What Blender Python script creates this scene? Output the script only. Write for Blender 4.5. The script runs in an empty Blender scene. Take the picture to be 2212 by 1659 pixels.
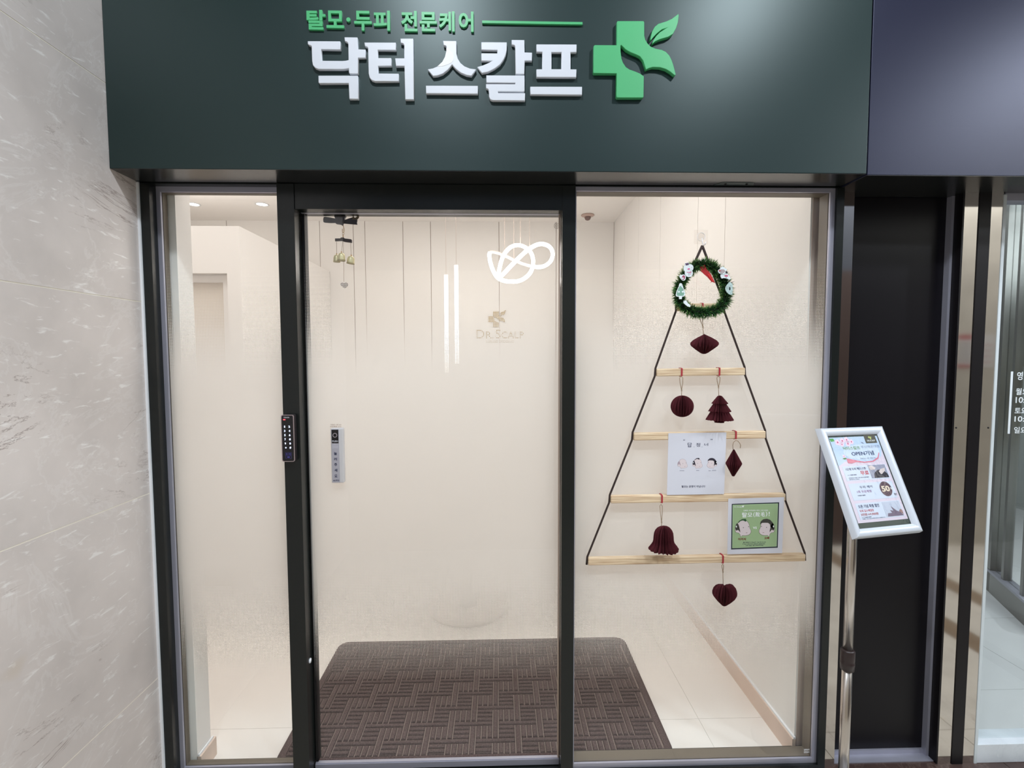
import bpy, bmesh, math, random
from mathutils import Matrix, Vector
random.seed(7)
S = bpy.context.scene
COL = S.collection
PI = math.pi

# ------------------------------------------------------------------ camera
F, CX, CY = 1060.668, 1106.0, 829.5
CAM = Vector((0.0, -1.68, 1.54))
def _rot(y, p, r):
    Rz = Matrix(((math.cos(y), -math.sin(y), 0), (math.sin(y), math.cos(y), 0), (0, 0, 1)))
    B = Matrix(((1, 0, 0), (0, 0, -1), (0, 1, 0)))
    Rx = Matrix(((1, 0, 0), (0, math.cos(p), -math.sin(p)), (0, math.sin(p), math.cos(p))))
    Rr = Matrix(((math.cos(r), -math.sin(r), 0), (math.sin(r), math.cos(r), 0), (0, 0, 1)))
    return Rr @ Rx @ B @ Rz.transposed()
RM = _rot(math.radians(-1.4838768), math.radians(3.25565174), math.radians(-0.14885853))
cd = bpy.data.cameras.new('camera'); cam = bpy.data.objects.new('camera', cd); COL.objects.link(cam)
cd.sensor_width = 36.0; cd.sensor_fit = 'HORIZONTAL'; cd.lens = F / 2212 * 36.0
cd.clip_start = 0.02; cd.clip_end = 60
r0, r1, r2 = RM[0], RM[1], RM[2]
cam.matrix_world = Matrix(((r0[0], -r1[0], -r2[0], CAM[0]), (r0[1], -r1[1], -r2[1], CAM[1]), (r0[2], -r1[2], -r2[2], CAM[2]), (0, 0, 0, 1)))
S.camera = cam

# ------------------------------------------------------------------ world, lights, exposure
S.view_settings.view_transform = 'Standard'
S.view_settings.look = 'None'
S.view_settings.gamma = 1.0
S.view_settings.use_curve_mapping = False
S.view_settings.exposure = 0.0
W = bpy.data.worlds.new('world'); S.world = W; W.use_nodes = True
W.node_tree.nodes['Background'].inputs[0].default_value = (0.80, 0.86, 1.0, 1)
W.node_tree.nodes['Background'].inputs[1].default_value = 0.10
def lamp(name, kind, loc, energy, color, target=None, **kw):
    d = bpy.data.lights.new(name, kind); d.energy = energy; d.color = color
    for k, v in kw.items(): setattr(d, k, v)
    o = bpy.data.objects.new(name, d); COL.objects.link(o); o.location = loc
    if target is not None:
        o.rotation_euler = (Vector(target) - Vector(loc)).to_track_quat('-Z', 'Y').to_euler()
    return o
COOL = (0.86, 0.935, 1.0); WARM = (1.0, 0.955, 0.925)
CZ = 3.46                                # corridor ceiling height
# corridor downlights; their satin reflections are the pale glows on the two fascia signs
for x, y, e in ((-0.30, -1.25, 60.0), (1.24, -1.25, 60.0), (3.55, -1.75, 85.0)):
    lamp('corridor_and_fill_spot', 'SPOT', (x, y, 3.40), e, COOL, (x, y, 0), spot_size=math.radians(165), spot_blend=0.3, shadow_soft_size=0.07)
# added narrow fill spots across the corridor, unseen: they brighten the front below the signs
for x, e in ((-0.45, 76.0), (1.0, 84.0), (2.6, 110.0)):
    lamp('far_fill_spot', 'SPOT', (x, -1.86, 3.42), e, COOL, (x, -1.86, 0), spot_size=math.radians(108), spot_blend=0.12, shadow_soft_size=0.06)
lamp('corridor_and_fill_spot', 'SPOT', (4.9, -1.2, 3.40), 150.0, COOL, (4.9, -1.2, 0), spot_size=math.radians(165), spot_blend=0.3, shadow_soft_size=0.07)  # added unseen fill further along the corridor, lifting the lower marble wall
# shop interior ceiling panels
lamp('shop_light', 'AREA', (-0.25, 0.95, 2.81), 18.5, WARM, (-0.25, 0.95, 0), shape='RECTANGLE', size=1.8, size_y=0.7)
lamp('shop_light', 'AREA', (-0.25, 2.3, 2.81), 5.0, WARM, (-0.25, 2.3, 0), shape='RECTANGLE', size=1.8, size_y=0.7)
lamp('shop_light', 'AREA', (-2.2, 0.75, 2.81), 8.0, WARM, (-2.2, 0.75, 0), shape='RECTANGLE', size=1.2, size_y=0.7)
# added unseen fill above the partition block, brightening the ceiling
lamp('ceiling_fill', 'AREA', (-2.5, 2.0, 2.42), 5.0, WARM, (-2.5, 2.0, 3.0), shape='RECTANGLE', size=1.5, size_y=0.3)
# neighbouring shop
lamp('next_shop_light', 'AREA', (3.2, 1.6, 2.9), 55.0, COOL, (3.2, 1.6, 0), shape='RECTANGLE', size=1.8, size_y=1.8)
try:
    S.cycles.transparent_max_bounces = 24
    S.cycles.max_bounces = 10
    S.cycles.diffuse_bounces = 6
except Exception:
    pass

# ------------------------------------------------------------------ helpers
def ray(px, py):
    return RM.transposed() @ Vector(((px - CX) / F, (py - CY) / F, 1.0))
def P(px, py, Y):                       # the point of the plane y = Y that the photograph shows at a pixel
    d = ray(px, py); return CAM + d * ((Y - CAM[1]) / d[1])
def PZ(px, py, Z):
    d = ray(px, py); return CAM + d * ((Z - CAM[2]) / d[2])
def PX(px, py, X):
    d = ray(px, py); return CAM + d * ((X - CAM[0]) / d[0])
def lin(c):
    return tuple((v / 255 / 12.92) if v / 255 <= 0.04045 else ((v / 255 + 0.055) / 1.055) ** 2.4 for v in c)
_M = {}
def nt(name):
    m = bpy.data.materials.new(name); m.use_nodes = True
    return m, m.node_tree.nodes, m.node_tree.links
def mat(name, c, rough=0.5, metal=0.0, spec=0.5, emit=None, es=0.0, noise=0.0, nscale=20.0, bump=0.0, bscale=200.0, coat=0.0):
    if name in _M: return _M[name]
    m, N, L = nt(name); b = N['Principled BSDF']
    c = lin(c)
    b.inputs['Base Color'].default_value = (*c, 1); b.inputs['Roughness'].default_value = rough
    b.inputs['Metallic'].default_value = metal; b.inputs['Specular IOR Level'].default_value = spec
    b.inputs['Coat Weight'].default_value = coat; b.inputs['Coat Roughness'].default_value = 0.2
    if emit: b.inputs['Emission Color'].default_value = (*lin(emit), 1); b.inputs['Emission Strength'].default_value = es
    if noise or bump:
        tc = N.new('ShaderNodeTexCoord')
    if noise:
        n = N.new('ShaderNodeTexNoise'); n.inputs['Scale'].default_value = nscale; n.inputs['Detail'].default_value = 6
        L.new(tc.outputs['Object'], n.inputs['Vector'])
        r = N.new('ShaderNodeValToRGB')
        r.color_ramp.elements[0].position = 0.3; r.color_ramp.elements[1].position = 0.7
        r.color_ramp.elements[0].color = (*[v * (1 - noise) for v in c], 1); r.color_ramp.elements[1].color = (*[min(1, v * (1 + noise)) for v in c], 1)
        L.new(n.outputs['Fac'], r.inputs['Fac']); L.new(r.outputs['Color'], b.inputs['Base Color'])
    if bump:
        n2 = N.new('ShaderNodeTexNoise'); n2.inputs['Scale'].default_value = bscale; n2.inputs['Detail'].default_value = 3
        L.new(tc.outputs['Object'], n2.inputs['Vector'])
        bp = N.new('ShaderNodeBump'); bp.inputs['Strength'].default_value = bump; bp.inputs['Distance'].default_value = 0.002
        L.new(n2.outputs['Fac'], bp.inputs['Height']); L.new(bp.outputs['Normal'], b.inputs['Normal'])
    _M[name] = m; return m

def link(o, parent=None):
    COL.objects.link(o)
    if parent is not None:
        o.parent = parent
        o.matrix_parent_inverse = WM(parent).inverted()
    return o
def WM(o):
    m = Matrix.LocRotScale(o.location, o.rotation_euler, o.scale)
    return (WM(o.parent) @ o.matrix_parent_inverse @ m) if o.parent else m
def tag(o, label=None, cat=None, group=None, kind=None):
    if label: o['label'] = label
    if cat: o['category'] = cat
    if group: o['group'] = group
    if kind: o['kind'] = kind
    return o
def empty(name, loc, label=None, cat=None, group=None, kind=None):
    o = bpy.data.objects.new(name, None); o.empty_display_size = 0.05; o.location = loc
    COL.objects.link(o); return tag(o, label, cat, group, kind)

class MB:                               # a mesh builder in world coordinates
    def __init__(s): s.b = bmesh.new(); s.mi = 0; s.smooth = False
    def _new(s, faces):
        for f in faces: f.material_index = s.mi; f.smooth = s.smooth
    def box(s, x0, x1, y0, y1, z0, z1, bev=0.0, seg=2):
        x0, x1 = sorted((x0, x1)); y0, y1 = sorted((y0, y1)); z0, z1 = sorted((z0, z1))
        t = bmesh.new() if bev else s.b
        v = [t.verts.new(p) for p in ((x0, y0, z0), (x1, y0, z0), (x1, y1, z0), (x0, y1, z0), (x0, y0, z1), (x1, y0, z1), (x1, y1, z1), (x0, y1, z1))]
        fs = [t.faces.new([v[i] for i in q]) for q in ((3, 2, 1, 0), (4, 5, 6, 7), (0, 1, 5, 4), (1, 2, 6, 5), (2, 3, 7, 6), (3, 0, 4, 7))]
        if bev:
            bmesh.ops.bevel(t, geom=list(t.edges), offset=bev, segments=seg, affect='EDGES', profile=0.5)
            s.merge(t)
        else: s._new(fs)
        return s
    def merge(s, t):
        me = bpy.data.meshes.new('t'); t.to_mesh(me); t.free(); n = len(s.b.faces)
        s.b.from_mesh(me); bpy.data.meshes.remove(me)
        s.b.faces.ensure_lookup_table(); s._new(s.b.faces[n:])
    def tube(s, pts, r, n=8, closed=False, cap=True):
        pts = [Vector(p) for p in pts]; m = len(pts); rings = []
        rad = r if hasattr(r, '__len__') else [r] * m
        up = Vector((0, 0, 1)); prev = None
        for i, p in enumerate(pts):
            if closed: t = pts[(i + 1) % m] - pts[i - 1]
            else: t = pts[min(i + 1, m - 1)] - pts[max(i - 1, 0)]
            t.normalize()
            if prev is None:
                a = t.cross(up)
                if a.length < 1e-3: a = t.cross(Vector((1, 0, 0)))
            else:
                a = prev - t * prev.dot(t)
            a.normalize(); prev = a; b = t.cross(a)
            rings.append([s.b.verts.new(p + (a * math.cos(2 * PI * k / n) + b * math.sin(2 * PI * k / n)) * rad[i]) for k in range(n)])
        fs = []
        for i in range(m if closed else m - 1):
            A, B = rings[i], rings[(i + 1) % m]
            for k in range(n): fs.append(s.b.faces.new((A[k], A[(k + 1) % n], B[(k + 1) % n], B[k])))
        for f in fs: f.smooth = True; f.material_index = s.mi
        if cap and not closed:
            s._new([s.b.faces.new(rings[0][::-1]), s.b.faces.new(rings[-1])])
        return s
    def lathe(s, prof, c, n=24, axis='Z', pleat=0.0, smooth=True):
        c = Vector(c); rings = []
        for (r, h) in prof:
            ring = []
            for k in range(n):
                a = 2 * PI * k / n; rr = r * (1 - pleat * (k % 2))
                q = (rr * math.cos(a), rr * math.sin(a), h) if axis == 'Z' else ((rr * math.cos(a), -h, rr * math.sin(a)) if axis == 'Y' else (h, rr * math.cos(a), rr * math.sin(a)))
                ring.append(s.b.verts.new(c + Vector(q)))
            rings.append(ring)
        for A, B in zip(rings, rings[1:]):
            for k in range(n):
                f = s.b.faces.new((A[k], A[(k + 1) % n], B[(k + 1) % n], B[k])); f.smooth = smooth; f.material_index = s.mi
        for R_ in (rings[0], rings[-1]):
            try: f = s.b.faces.new(R_); f.material_index = s.mi
            except Exception: pass
        return s
    def fan(s, prof, c, sheets, a0, a1, sag=0.55):
        # honeycomb paper: leaves standing out from a spine, joined by folded webs
        c = Vector(c); n = sheets * 2; cols = []
        for k in range(n + 1):
            a = a0 + (a1 - a0) * k / n; f = 1.0 if k % 2 == 0 else (1 - sag * (0.75 + 0.25 * math.sin(k * 1.7)))
            cols.append([s.b.verts.new(c + Vector((r * f * math.cos(a), r * f * math.sin(a), h))) for r, h in prof])
        for A, B in zip(cols, cols[1:]):
            for i in range(len(prof) - 1):
                q = s.b.faces.new((A[i], A[i + 1], B[i + 1], B[i])); q.material_index = s.mi
        return s
    def build(s, name, m, parent=None, label=None, recalc=True):
        if recalc: bmesh.ops.recalc_face_normals(s.b, faces=list(s.b.faces))
        me = bpy.data.meshes.new(name); s.b.to_mesh(me); s.b.free()
        for q in (m if isinstance(m, (list, tuple)) else [m]): me.materials.append(q)
        o = bpy.data.objects.new(name, me); link(o, parent)
        if label: o['label'] = label
        return o
def box(name, m, parent, *a, **k):
    lab = k.pop('label', None)
    return MB().box(*a, **k).build(name, m, parent, lab)

def curve_mesh(cu):
    o = bpy.data.objects.new('tmp', cu); COL.objects.link(o)
    dg = bpy.context.evaluated_depsgraph_get(); dg.update()
    me = bpy.data.meshes.new_from_object(o.evaluated_get(dg), depsgraph=dg)
    bpy.data.objects.remove(o); return me
class Sheet:                            # a flat carrier: u to the right, v up, n towards the viewer
    def __init__(s, O, U, V):
        s.O = Vector(O); s.U = Vector(U).normalized(); s.V = Vector(V).normalized(); s.N = s.U.cross(s.V)
        s.M = Matrix(((s.U[0], s.V[0], s.N[0], s.O[0]), (s.U[1], s.V[1], s.N[1], s.O[1]), (s.U[2], s.V[2], s.N[2], s.O[2]), (0, 0, 0, 1)))
    def pt(s, u, v, n=0): return s.O + s.U * u + s.V * v + s.N * n
    def poly(s, name, loops, n0, n1, m, parent, bev=0.0, label=None):
        if not isinstance(loops[0][0], (tuple, list)): loops = [loops]
        cu = bpy.data.curves.new(name, 'CURVE'); cu.dimensions = '2D'; cu.fill_mode = 'BOTH'
        for lp in loops:
            sp = cu.splines.new('POLY'); sp.points.add(len(lp) - 1)
            for i, p in enumerate(lp): sp.points[i].co = (p[0], p[1], 0, 1)
            sp.use_cyclic_u = True
        cu.extrude = abs(n1 - n0) / 2
        if bev: cu.bevel_depth = bev; cu.bevel_resolution = 1; cu.offset = -bev; cu.extrude -= bev
        me = curve_mesh(cu); me.transform(s.M @ Matrix.Translation((0, 0, (n0 + n1) / 2)))
        me.materials.clear(); me.materials.append(m)
        o = bpy.data.objects.new(name, me); link(o, parent)
        if label: o['label'] = label
        return o
    def rect(s, name, u0, v0, u1, v1, n0, n1, m, parent, label=None):
        return s.poly(name, [(u0, v0), (u1, v0), (u1, v1), (u0, v1)], n0, n1, m, parent, label=label)
    def disc(s, name, u, v, r, n0, n1, m, parent, k=24, r2=None, ry=None):
        L = [(u + r * math.cos(2 * PI * i / k), v + (ry or r) * math.sin(2 * PI * i / k)) for i in range(k)]
        if r2: L = [L, [(u + r2 * math.cos(2 * PI * i / k), v + r2 * math.sin(2 * PI * i / k)) for i in range(k)][::-1]]
        return s.poly(name, L, n0, n1, m, parent)
    def text(s, body, u0, v0, u1, v1, n0, n1, m, parent, name='lettering', bold=0.0, fit=True, label=None):
        cu = bpy.data.curves.new(name, 'FONT'); cu.body = body; cu.size = 1.0; cu.offset = bold; cu.resolution_u = 3
        cu.extrude = 0.5
        me = curve_mesh(cu)
        if not len(me.vertices): return None
        xs = [v.co.x for v in me.vertices]; ys = [v.co.y for v in me.vertices]
        sx = (u1 - u0) / (max(xs) - min(xs)); sy = (v1 - v0) / (max(ys) - min(ys))
        if not fit: sx = sy
        me.transform(Matrix(((sx, 0, 0, u0 - min(xs) * sx), (0, sy, 0, v0 - min(ys) * sy), (0, 0, abs(n1 - n0), (n0 + n1) / 2), (0, 0, 0, 1))))
        me.transform(s.M); me.materials.clear(); me.materials.append(m)
        o = bpy.data.objects.new(name, me); link(o, parent)
        if label: o['label'] = label
        return o
def facade(Y): return Sheet((0, Y, 0), (1, 0, 0), (0, 0, 1))
def uv(px, py, Y): p = P(px, py, Y); return (p[0], p[2])

# ------------------------------------------------------------------ materials
def glass_mat(name, tint=(0.97, 0.985, 0.98), amount=1.0):
    m, N, L = nt(name); N.remove(N['Principled BSDF'])
    out = N['Material Output']; tr = N.new('ShaderNodeBsdfTransparent'); tr.inputs[0].default_value = (*tint, 1)
    gl = N.new('ShaderNodeBsdfGlossy'); gl.inputs['Roughness'].default_value = 0.0
    lw = N.new('ShaderNodeLayerWeight'); lw.inputs[0].default_value = 0.5
    pw = N.new('ShaderNodeMath'); pw.operation = 'POWER'; pw.inputs[1].default_value = 5
    ma = N.new('ShaderNodeMath'); ma.operation = 'MULTIPLY_ADD'; ma.inputs[1].default_value = 0.96 * amount; ma.inputs[2].default_value = 0.035 * amount
    mx = N.new('ShaderNodeMixShader')
    L.new(lw.outputs['Facing'], pw.inputs[0]); L.new(pw.outputs[0], ma.inputs[0]); L.new(ma.outputs[0], mx.inputs[0])
    L.new(tr.outputs[0], mx.inputs[1]); L.new(gl.outputs[0], mx.inputs[2]); L.new(mx.outputs[0], out.inputs[0])
    return m
GLASS = glass_mat('clear_glass')
def film_mat():                         # printed halftone film: dots grow with height from clear to solid white and shrink again
    m, N, L = nt('dotted_frost_film'); N.remove(N['Principled BSDF']); out = N['Material Output']
    tc = N.new('ShaderNodeTexCoord'); sp = N.new('ShaderNodeSeparateXYZ'); L.new(tc.outputs['Object'], sp.inputs[0])
    pitch = 0.0052
    def M_(op, a, b=None):
        n = N.new('ShaderNodeMath'); n.operation = op
        for i, v in enumerate((a, b)):
            if v is None: continue
            if isinstance(v, (int, float)): n.inputs[i].default_value = v
            else: L.new(v, n.inputs[i])
        return n.outputs[0]
    cx_ = M_('COSINE', M_('MULTIPLY', sp.outputs['X'], 2 * PI / pitch))
    cz_ = M_('COSINE', M_('MULTIPLY', sp.outputs['Z'], 2 * PI / pitch))
    pat = M_('ADD', M_('MULTIPLY', M_('ADD', cx_, cz_), 0.25), 0.5)
    rp = N.new('ShaderNodeValToRGB'); cr = rp.color_ramp; cr.interpolation = 'LINEAR'
    pts = [(0.36, -0.02), (0.40, 0.12), (0.54, 0.5), (0.66, 0.80), (0.76, 0.95), (0.84, 1.04), (1.42, 1.04), (1.50, 0.92), (1.60, 0.60), (1.72, 0.28), (1.82, 0.10), (1.90, 0.0)]
    while len(cr.elements) < len(pts): cr.elements.new(0.5)
    for e, (z, c) in zip(cr.elements, pts): e.position = z / 2.2; v = (c + 0.02) / 1.06; e.color = (v, v, v, 1)
    L.new(M_('DIVIDE', sp.outputs['Z'], 2.2), rp.inputs['Fac'])
    cov = M_('SUBTRACT', M_('MULTIPLY', rp.outputs['Color'], 1.06), 0.02)
    mask = M_('GREATER_THAN', pat, M_('SUBTRACT', 1.0, cov))
    d = N.new('ShaderNodeBsdfDiffuse'); d.inputs[0].default_value = (*lin((238, 233, 230)), 1)
    t = N.new('ShaderNodeBsdfTranslucent'); t.inputs[0].default_value = (*lin((242, 237, 234)), 1)
    a = N.new('ShaderNodeMixShader'); a.inputs[0].default_value = 0.62
    L.new(d.outputs[0], a.inputs[1]); L.new(t.outputs[0], a.inputs[2])
    tr = N.new('ShaderNodeBsdfTransparent'); mx = N.new('ShaderNodeMixShader')
    L.new(mask, mx.inputs[0]); L.new(tr.outputs[0], mx.inputs[1]); L.new(a.outputs[0], mx.inputs[2]); L.new(mx.outputs[0], out.inputs[0])
    return m
FILM = film_mat()

def stone_mat(name, base, vein, fleck, scale=1.0, rough=0.32, veinw=0.012, dark=(120, 100, 92)):
    m, N, L = nt(name); b = N['Principled BSDF']; b.inputs['Roughness'].default_value = rough
    tc = N.new('ShaderNodeTexCoord'); mp = N.new('ShaderNodeMapping'); mp.inputs['Rotation'].default_value = (0.6, 0.3, 0.2)
    L.new(tc.outputs['Object'], mp.inputs[0])
    def noise(sc, det=8, dist=0.0, rgh=0.55):
        n = N.new('ShaderNodeTexNoise'); n.inputs['Scale'].default_value = sc * scale; n.inputs['Detail'].default_value = det
        n.inputs['Distortion'].default_value = dist; n.inputs['Roughness'].default_value = rgh
        L.new(mp.outputs[0], n.inputs['Vector']); return n.outputs['Fac']
    def ramp(src, stops):
        r = N.new('ShaderNodeValToRGB'); cr = r.color_ramp
        while len(cr.elements) < len(stops): cr.elements.new(0.5)
        for e, (p, v) in zip(cr.elements, stops): e.position = p; e.color = (*v, 1)
        L.new(src, r.inputs['Fac']); return r.outputs['Color']
    def mix(f, a, c):
        n = N.new('ShaderNodeMix'); n.data_type = 'RGBA'; L.new(f, n.inputs['Factor'])
        for i, v in ((6, a), (7, c)):
            if isinstance(v, tuple): n.inputs[i].default_value = (*v, 1)
            else: L.new(v, n.inputs[i])
        return n.outputs[2]
    B = lin(base)
    c = ramp(noise(3.5, 9), [(0.25, tuple(v * 0.84 for v in B)), (0.5, B), (0.75, tuple(min(1, v * 1.12) for v in B))])
    k = (0, 0, 0); w = (1, 1, 1)
    v1 = ramp(noise(2.2, 10, 1.6, 0.65), [(0.5 - veinw, k), (0.5, (0.22,) * 3), (0.5 + veinw, k)])
    c = mix(v1, c, lin(vein))
    mq = N.new('ShaderNodeMapping'); mq.inputs['Rotation'].default_value = (-0.55, 0, 0); mq.inputs['Scale'].default_value = (1, 0.38, 1.5); L.new(tc.outputs['Object'], mq.inputs[0])
    def noise2(sc, det, dist, rgh):
        n = N.new('ShaderNodeTexNoise'); n.inputs['Scale'].default_value = sc * scale; n.inputs['Detail'].default_value = det
        n.inputs['Distortion'].default_value = dist; n.inputs['Roughness'].default_value = rgh
        L.new(mq.outputs[0], n.inputs['Vector']); return n.outputs['Fac']
    v3 = ramp(noise2(36, 4, 0.5, 0.6), [(0.60, k), (0.69, (0.55,) * 3)])
    c = mix(v3, c, lin(fleck))
    cr1 = ramp(noise2(3.2, 8, 1.2, 0.7), [(0.47 - veinw * 0.5, k), (0.47, (0.8,) * 3), (0.47 + veinw * 0.5, k)])
    cr2 = ramp(noise(2.6, 4), [(0.52, k), (0.60, w)])
    mm = N.new('ShaderNodeMath'); mm.operation = 'MULTIPLY'; L.new(cr1, mm.inputs[0]); L.new(cr2, mm.inputs[1])
    c = mix(mm.outputs[0], c, lin(dark))
    oc = ramp(noise(1.9, 3), [(0.72, k), (0.76, (0.45,) * 3)])
    c = mix(oc, c, lin(tuple(v * f for v, f in zip(base, (0.93, 0.86, 0.70)))))
    L.new(c, b.inputs['Base Color']); return m
STONE = stone_mat('beige_marble', (208, 199, 194), (232, 228, 225), (246, 244, 241), veinw=0.02)
STONE2 = stone_mat('tan_marble', (202, 193, 178), (220, 212, 200), (188, 176, 158), 1.6)
STONEB = stone_mat('brown_marble_band', (150, 135, 115), (170, 155, 138), (136, 120, 102), 1.6)
FLOORB = stone_mat('dark_brown_marble', (72, 55, 51), (158, 140, 128), (104, 84, 78), 2.5, 0.28, 0.02, (52, 40, 38))
GROUT = mat('cream_joint', (240, 234, 220), 0.8)
GREEN = mat('dark_green_painted_metal', (22, 47, 46), 0.41, 0.3, 0.75)
NAVY = mat('dark_navy_painted_metal', (33, 36, 62), 0.41, 0.4, 0.7)
FRAME = mat('black_green_frame_paint', (21, 25, 24), 0.27, 0.0, 0.4)
BLACK = mat('black_paint', (20, 17, 20), 0.42, 0.0, 0.25)
PANEL = mat('black_glass_panel', (15, 13, 18), 0.34, 0.0, 0.22)
SILVER = mat('satin_silver_aluminium', (170, 170, 184), 0.40, 0.45)
BRONZE = mat('inner_frame_bronze', (112, 102, 90), 0.5)
STEEL = mat('polished_steel', (214, 208, 202), 0.07, 1.0)
POLE = mat('brushed_steel_tube', (205, 198, 192), 0.24, 1.0)
WALLW = mat('warm_white_wall', (241, 237, 234), 0.62, spec=0.25)
PANELW = mat('white_wall_panel', (241, 238, 235), 0.42, spec=0.35)
CEILW = mat('white_ceiling_paint', (242, 238, 234), 0.85, spec=0.2)
TILEW = mat('white_floor_tile', (240, 235, 231), 0.22, spec=0.45, noise=0.02, nscale=3)
WOODB = mat('pinkish_skirting', (222, 200, 186), 0.5, noise=0.04, nscale=8)
WHITE = mat('white_enamel', (236, 238, 242), 0.35)
LETTERW = mat('white_acrylic_letter', (226, 230, 238), 0.4)
LETTERG = mat('green_acrylic_letter', (80, 184, 120), 0.42)
PATCH = mat('letter_patch_white', (246, 245, 244), 0.5)
PAPER = mat('bluish_white_paper', (210, 210, 219), 0.7, spec=0.2)
INK = mat('ink_navy', (52, 56, 84), 0.7)
INKG = mat('ink_grey', (140, 140, 158), 0.7)
SKIN = mat('print_skin', (216, 203, 205), 0.7)
SKINL = mat('print_skin_line', (170, 150, 160), 0.7)
HAIR = mat('print_hair', (44, 38, 52), 0.7)
HAIRG = mat('print_hair_green', (32, 78, 42), 0.7)
LEAFG = mat('print_green', (154, 180, 136), 0.7)
PWHITE = mat('print_white', (232, 236, 236), 0.7)
PBROWN = mat('print_brown_red', (120, 60, 44), 0.7)
PRED = mat('print_red', (196, 52, 74), 0.7)
PPINK = mat('print_pink', (224, 212, 226), 0.7)
PBLUE = mat('print_sky', (196, 216, 238), 0.7)
PBOX = mat('print_pale_blue', (212, 222, 238), 0.7)
PNAVY = mat('print_navy', (40, 58, 108), 0.7)
PGRN = mat('print_text_green', (118, 158, 104), 0.7)
POLIVE = mat('print_olive', (88, 86, 74), 0.7)
PDGREEN = mat('print_dark_green', (46, 62, 54), 0.55)
PPLUM = mat('print_plum', (92, 66, 78), 0.7)
PBLOSS = mat('print_blossom', (242, 218, 232), 0.7)
PMAG = mat('print_magenta', (208, 92, 140), 0.7)
PGREYBL = mat('print_grey_blue', (150, 164, 190), 0.7)
MAROON = mat('maroon_honeycomb_paper', (84, 35, 42), 0.85, spec=0.15, noise=0.12, nscale=60)
TWINE = mat('jute_twine', (150, 128, 104), 0.9)
REDBAND = mat('red_band', (168, 44, 56), 0.6)
REDRIB = mat('red_ribbon', (176, 34, 40), 0.45)
CORD = mat('dark_brown_cord', (52, 38, 34), 0.85)
BRASS = mat('aged_brass', (206, 192, 152), 0.42, 0.45)
GOLD = mat('gold_wire', (190, 150, 96), 0.3, 0.8)
BOW = mat('black_ribbon', (52, 42, 46), 0.6)
def emit_mat(name, c, s):
    return mat(name, c, 0.5, emit=c, es=s)
LED = emit_mat('led_tube', (255, 248, 242), 13.0)
LEDR = emit_mat('led_rod', (255, 250, 246), 2.2)
DL = emit_mat('downlight_lens', (255, 246, 236), 9.0)
DIGIT = emit_mat('backlit_digit', (210, 224, 255), 1.6)
LEDBLUE = emit_mat('blue_backlight', (60, 58, 130), 0.25)
LEDRED = emit_mat('red_led', (255, 70, 80), 2.2)
def wood_mat():
    m, N, L = nt('pale_pine'); b = N['Principled BSDF']; b.inputs['Roughness'].default_value = 0.6; b.inputs['Specular IOR Level'].default_value = 0.25
    tc = N.new('ShaderNodeTexCoord'); mp = N.new('ShaderNodeMapping'); mp.inputs['Scale'].default_value = (3, 60, 90)
    n = N.new('ShaderNodeTexNoise'); n.inputs['Scale'].default_value = 2.5; n.inputs['Detail'].default_value = 6; n.inputs['Distortion'].default_value = 0.4
    r = N.new('ShaderNodeValToRGB'); r.color_ramp.elements[0].position = 0.34; r.color_ramp.elements[1].position = 0.62
    r.color_ramp.elements[0].color = (*lin((188, 156, 124)), 1); r.color_ramp.elements[1].color = (*lin((230, 208, 176)), 1)
    L.new(tc.outputs['Object'], mp.inputs[0]); L.new(mp.outputs[0], n.inputs['Vector']); L.new(n.outputs['Fac'], r.inputs['Fac']); L.new(r.outputs['Color'], b.inputs['Base Color'])
    return m
PINE = wood_mat()
def carpet_mat():
    m, N, L = nt('brown_carpet_pile'); b = N['Principled BSDF']; b.inputs['Roughness'].default_value = 0.95; b.inputs['Specular IOR Level'].default_value = 0.1
    tc = N.new('ShaderNodeTexCoord')
    n = N.new('ShaderNodeTexNoise'); n.inputs['Scale'].default_value = 220; n.inputs['Detail'].default_value = 4; n.inputs['Roughness'].default_value = 0.7
    r = N.new('ShaderNodeValToRGB'); cr = r.color_ramp; cr.elements.new(0.5); cr.elements.new(0.5)
    for e, (p, c) in zip(cr.elements, ((0.30, (66, 53, 53)), (0.5, (93, 78, 78)), (0.64, (108, 92, 90)), (0.74, (152, 134, 128)))): e.position = p; e.color = (*lin(c), 1)
    bp = N.new('ShaderNodeBump'); bp.inputs['Strength'].default_value = 0.7; bp.inputs['Distance'].default_value = 0.002
    L.new(tc.outputs['Object'], n.inputs['Vector']); L.new(n.outputs['Fac'], r.inputs['Fac']); L.new(r.outputs['Color'], b.inputs['Base Color'])
    L.new(n.outputs['Fac'], bp.inputs['Height']); L.new(bp.outputs['Normal'], b.inputs['Normal']); return m
CARPET = carpet_mat()
CARPETD = mat('carpet_groove', (146, 130, 124), 0.95, spec=0.1, noise=0.2, nscale=300)

# ================================================================== SETTING
def struct(name, loc, label, cat): return empty(name, loc, label, cat, kind='structure')
XW = -1.187                              # stone side wall
# --- stone side wall: slabs with cream joints
w = struct('wall_left', (XW - 0.05, -1.2, 0), 'grey beige veined marble side wall built of large slabs', 'wall')
box('joint_backing', GROUT, w, XW - 0.10, XW - 0.0012, -2.05, 0.0, 0, CZ)
zs = [0, 0.43, 1.079, 1.723, 2.367, 3.011, CZ]
for ys in ((-2.05, -0.98), (-0.98, 0.0)):
    for a, b_ in zip(zs, zs[1:]):
        box('stone_slab', STONE, w, XW - 0.0012, XW, ys[0] + 0.001, ys[1] - 0.001, a + 0.0017, b_ - 0.0017)
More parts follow.
